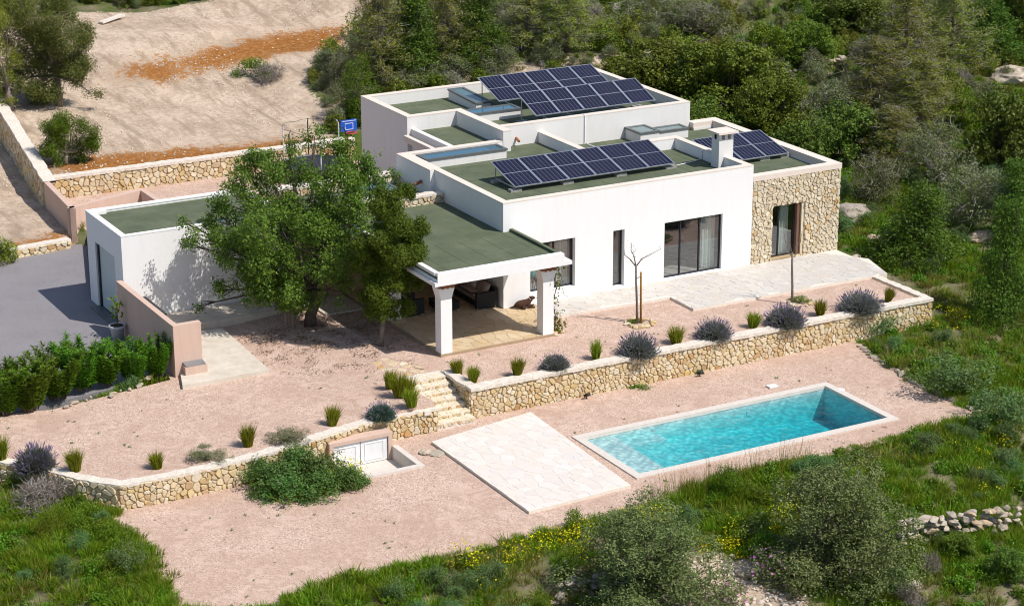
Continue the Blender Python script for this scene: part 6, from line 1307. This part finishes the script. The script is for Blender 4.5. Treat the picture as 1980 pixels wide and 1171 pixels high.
k = world_thing('coffee_table', (-2.0, 1.3, 0), 'low black wicker coffee table between the sofa and the armchair', 'table'); b = MB(); b.box(-2.45, -1.6, .65, 1.6, .08, .36); b.build('body', M['wicker'], k); b = MB(); b.box(-2.47, -1.58, .63, 1.62, .362, .385); b.build('top', M['black'], k)
for fx, fy in ((-2.42, .68), (-1.68, .68), (-2.42, 1.52), (-1.68, 1.52)): b = MB(); b.box(fx, fx+.05, fy, fy+.05, -.01, .079); b.build('foot', M['alu'], k)
# dog: lying, head up and turned to the right of the picture
def skin_obj(name, V_, E_, R_, mat, parent, root=0, sub=2):
    me_ = bpy.data.meshes.new(name); me_.from_pydata(V_, E_, []); me_.materials.append(mat); o = link(name, me_, parent)
    m = o.modifiers.new('skin', 'SKIN'); sk = me_.skin_vertices[0].data
    for i, r_ in enumerate(R_): sk[i].radius = (r_, r_) if not hasattr(r_, '__len__') else r_; sk[i].use_root = (i == root)
    m.use_smooth_shade = True; o.modifiers.new('sub', 'SUBSURF').levels = sub; o.modifiers['sub'].render_levels = sub; return o
dp = at(1005, 596, 0); dog = empty('dog', (dp[0], dp[1], 0), 'brown curly dog with a pale collar lying on the paving by the porch', 'dog', rz=-.12); dog.scale = (.93, .93, 1.0)
Vd = [(0,0,.17),(.18,0,.19),(.36,0,.21),(.46,-.0,.30),(.52,-.01,.38),(.60,-.02,.385),(.69,-.03,.355),   # spine to muzzle
      (-.16,0,.15),(-.24,.02,.09),(-.34,.08,.05),(-.42,.14,.04),                       # rump, tail
      (.0,-.13,.13),(.14,-.18,.11),(.02,-.22,.05),(.18,-.25,.04),                      # near hind leg folded
      (.0,.12,.12),(.12,.16,.08),(.02,.2,.05),(.16,.21,.04),
      (.36,-.10,.13),(.34,-.14,.06),(.52,-.17,.045),(.64,-.18,.04),                        # near fore leg
      (.38,.10,.13),(.38,.12,.06),(.55,.08,.045),(.68,.06,.04)]
Ed = [(0,1),(1,2),(2,3),(3,4),(4,5),(5,6),(0,7),(7,8),(8,9),(9,10),(0,11),(11,12),(12,13),(13,14),(0,15),(15,16),(16,17),(17,18),(2,19),(19,20),(20,21),(21,22),(2,23),(23,24),(24,25),(25,26)]
Rd = [.145,.15,.135,.085,.085,.075,.042,.125,.05,.035,.022,.09,.075,.045,.035,.08,.06,.04,.035,.07,.05,.038,.036,.07,.05,.038,.036]
body = skin_obj('body', Vd, Ed, Rd, M['fur'], dog)
for s_ in (-1, 1): b = MB(); V0, Fs = ICO3; b.add(V0*np.array((.05,.022,.085))+np.array((.50,s_*.088-.01,.345)), Fs); b.build('ear', M['fur'], dog, True)
for s_ in (-1, 1): b = MB(); V0, Fs = ICO; b.add(V0*.012+np.array((.615,s_*.045-.02,.415)), Fs); b.build('eye', M['black'], dog, True)
b = MB(); V0, Fs = ICO; b.add(V0*.022+np.array((.735,-.035,.36)), Fs); b.build('nose', M['black'], dog, True)
b = MB(); c0 = Vector((.475,-.0,.32)); ax = Vector((.10,0,.10)).normalized(); a_ = ax.orthogonal().normalized(); b_ = ax.cross(a_); b.tube([c0+(a_*math.cos(t)+b_*math.sin(t))*.105 for t in np.linspace(0, 6.283, 17)], .013, 5, cap=False); b.build('collar', M['cushion_l'], dog, True)
# pool skimmer lid, wall lamps, stones on the gravel
k = at(1493, 747, -1.19); tag(MB().box(-.2, .2, -.14, .14, 0, .05).build('skimmer_lid', M['white_plastic'], None, False, tuple(k)), 'white plastic skimmer lid on the gravel behind the pool', 'lid')
k = at(1626, 754, -1.19); b = MB(); b.lathe([(.14,0),(.14,.04),(.1,.05)], 14); tag(b.build('drain_cover', M['white_plastic'], None, False, tuple(k)), 'small round white cover at the back corner of the pool', 'cover')
for px, py, lb in ((1134,771,'black garden spotlight at the wall foot nearest the deck'),(1353,728,'black garden spotlight at the foot of the long wall, middle')):
    p = at(px, py, -1.2); o = empty('garden_spotlight', tuple(p), lb, 'spotlight'); b = MB(); b.tube([(0,0,0),(0,0,.14)], .02, 6); b.build('stand', M['black'], o); b = MB(); b.tube([(-.1,.02,.12),(.12,-.04,.2)], [.05,.075], 10); b.build('head', M['black'], o, True)
p = at(822, 876, -1.2); o = world_thing('flat_rock', tuple(p), 'grey flat stone beside the cellar pit', 'stone'); b = MB(); rock(b, (p[0],p[1],-1.15), .22, .35, True); b.build('stone', M['rock'], o); b = MB(); rock(b, (p[0]+.32,p[1]-.22,-1.18), .26, .2, True); b.build('stone', M['rock'], o)
plant('herb', tuple(at(1235, 748, -1.2)), .95, .12, 'low green weed strip at the foot of the long wall', 'plant'); plant('herb', tuple(at(1352, 722, -1.2)), .3, .2, 'small weed beside the middle garden spotlight', 'plant')
# basketball hoop and trampoline posts in the court
hp = on(0, 0); H0 = (3.9, 22.6, 0); k = empty('basketball_hoop', H0, 'blue basketball hoop on a post left of the upper block', 'basketball hoop')
hx, hy = proj((3.9, 22.6, 2.0)); k.location = (3.9, 22.6, 0)
b = MB(); b.tube([(0,.25,0),(0,.2,2.1)], .05, 8); b.build('post', M['wood'], k); b = MB(); b.box(-.42, .42, 0, .05, 1.80, 2.36); bb = b.build('backboard', M['blue'], k)
b = MB(); b.box(-.22, .22, -.012, -.002, 1.87, 1.9); b.box(-.22, .22, -.012, -.002, 2.17, 2.2); b.box(-.22, -.19, -.011, -.003, 1.9, 2.17); b.box(.19, .22, -.011, -.003, 1.9, 2.17); b.box(-.38, .38, -.01, -.002, 2.29, 2.32); b.build('line', M['white_plastic'], bb)
b = MB(); b.tube([(.23*math.cos(t), -.27+.23*math.sin(t), 1.78) for t in np.linspace(0, 6.283, 19)], .025, 6, cap=False); b.build('rim', M['hoopred'], k, True)
b = MB(); b.box(-.35, .35, -.1, .5, 0, .12); b.build('base', M['black'], k)
tc0 = at(610, 345, 0); k = empty('trampoline', tuple(tc0), 'round garden trampoline with net posts behind the carob tree', 'trampoline')
b = MB(); b.tube([(1.5*math.cos(t), 1.5*math.sin(t), .75) for t in np.linspace(0, 6.283, 31)], .06, 6, cap=False); b.build('ring', M['metal_grey'], k, True); b = MB(); b.lathe([(0,.74),(1.42,.745),(0,.75)], 30); b.build('mat', M['black'], k)
for i in range(6):
    a = i*1.047+.3; x, y = 1.55*math.cos(a), 1.55*math.sin(a); b = MB(); b.tube([(x,y,0),(x,y,2.45),(x*.93,y*.93,2.6)], .03, 6); b.build('net_post', M['metal_dark'] if i % 2 else M['pipe'], k)
b = MB(); b.tube([(1.5*math.cos(t), 1.5*math.sin(t), 2.5+.08*abs(math.sin(3*t+.9))) for t in np.linspace(0, 6.283, 61)], .01, 4, cap=False); b.build('net_rope', M['black'], k)
# cactus in the courtyard passage and small weeds on the plot
ca = at(772, 352, 0); k = empty('cactus', tuple(ca), 'cluster of green columnar cactus by the left wall of the upper block', 'cactus')
for i in range(5): b = MB(); x = i*.14-.3; b.tube([(x, (i % 2)*.15, 0), (x, (i % 2)*.15, 1.0+.25*(i % 3)), (x, (i % 2)*.15, 1.08+.25*(i % 3))], [.07,.065,.01], 8); b.build('stem', M['l_hedge'], k, True)
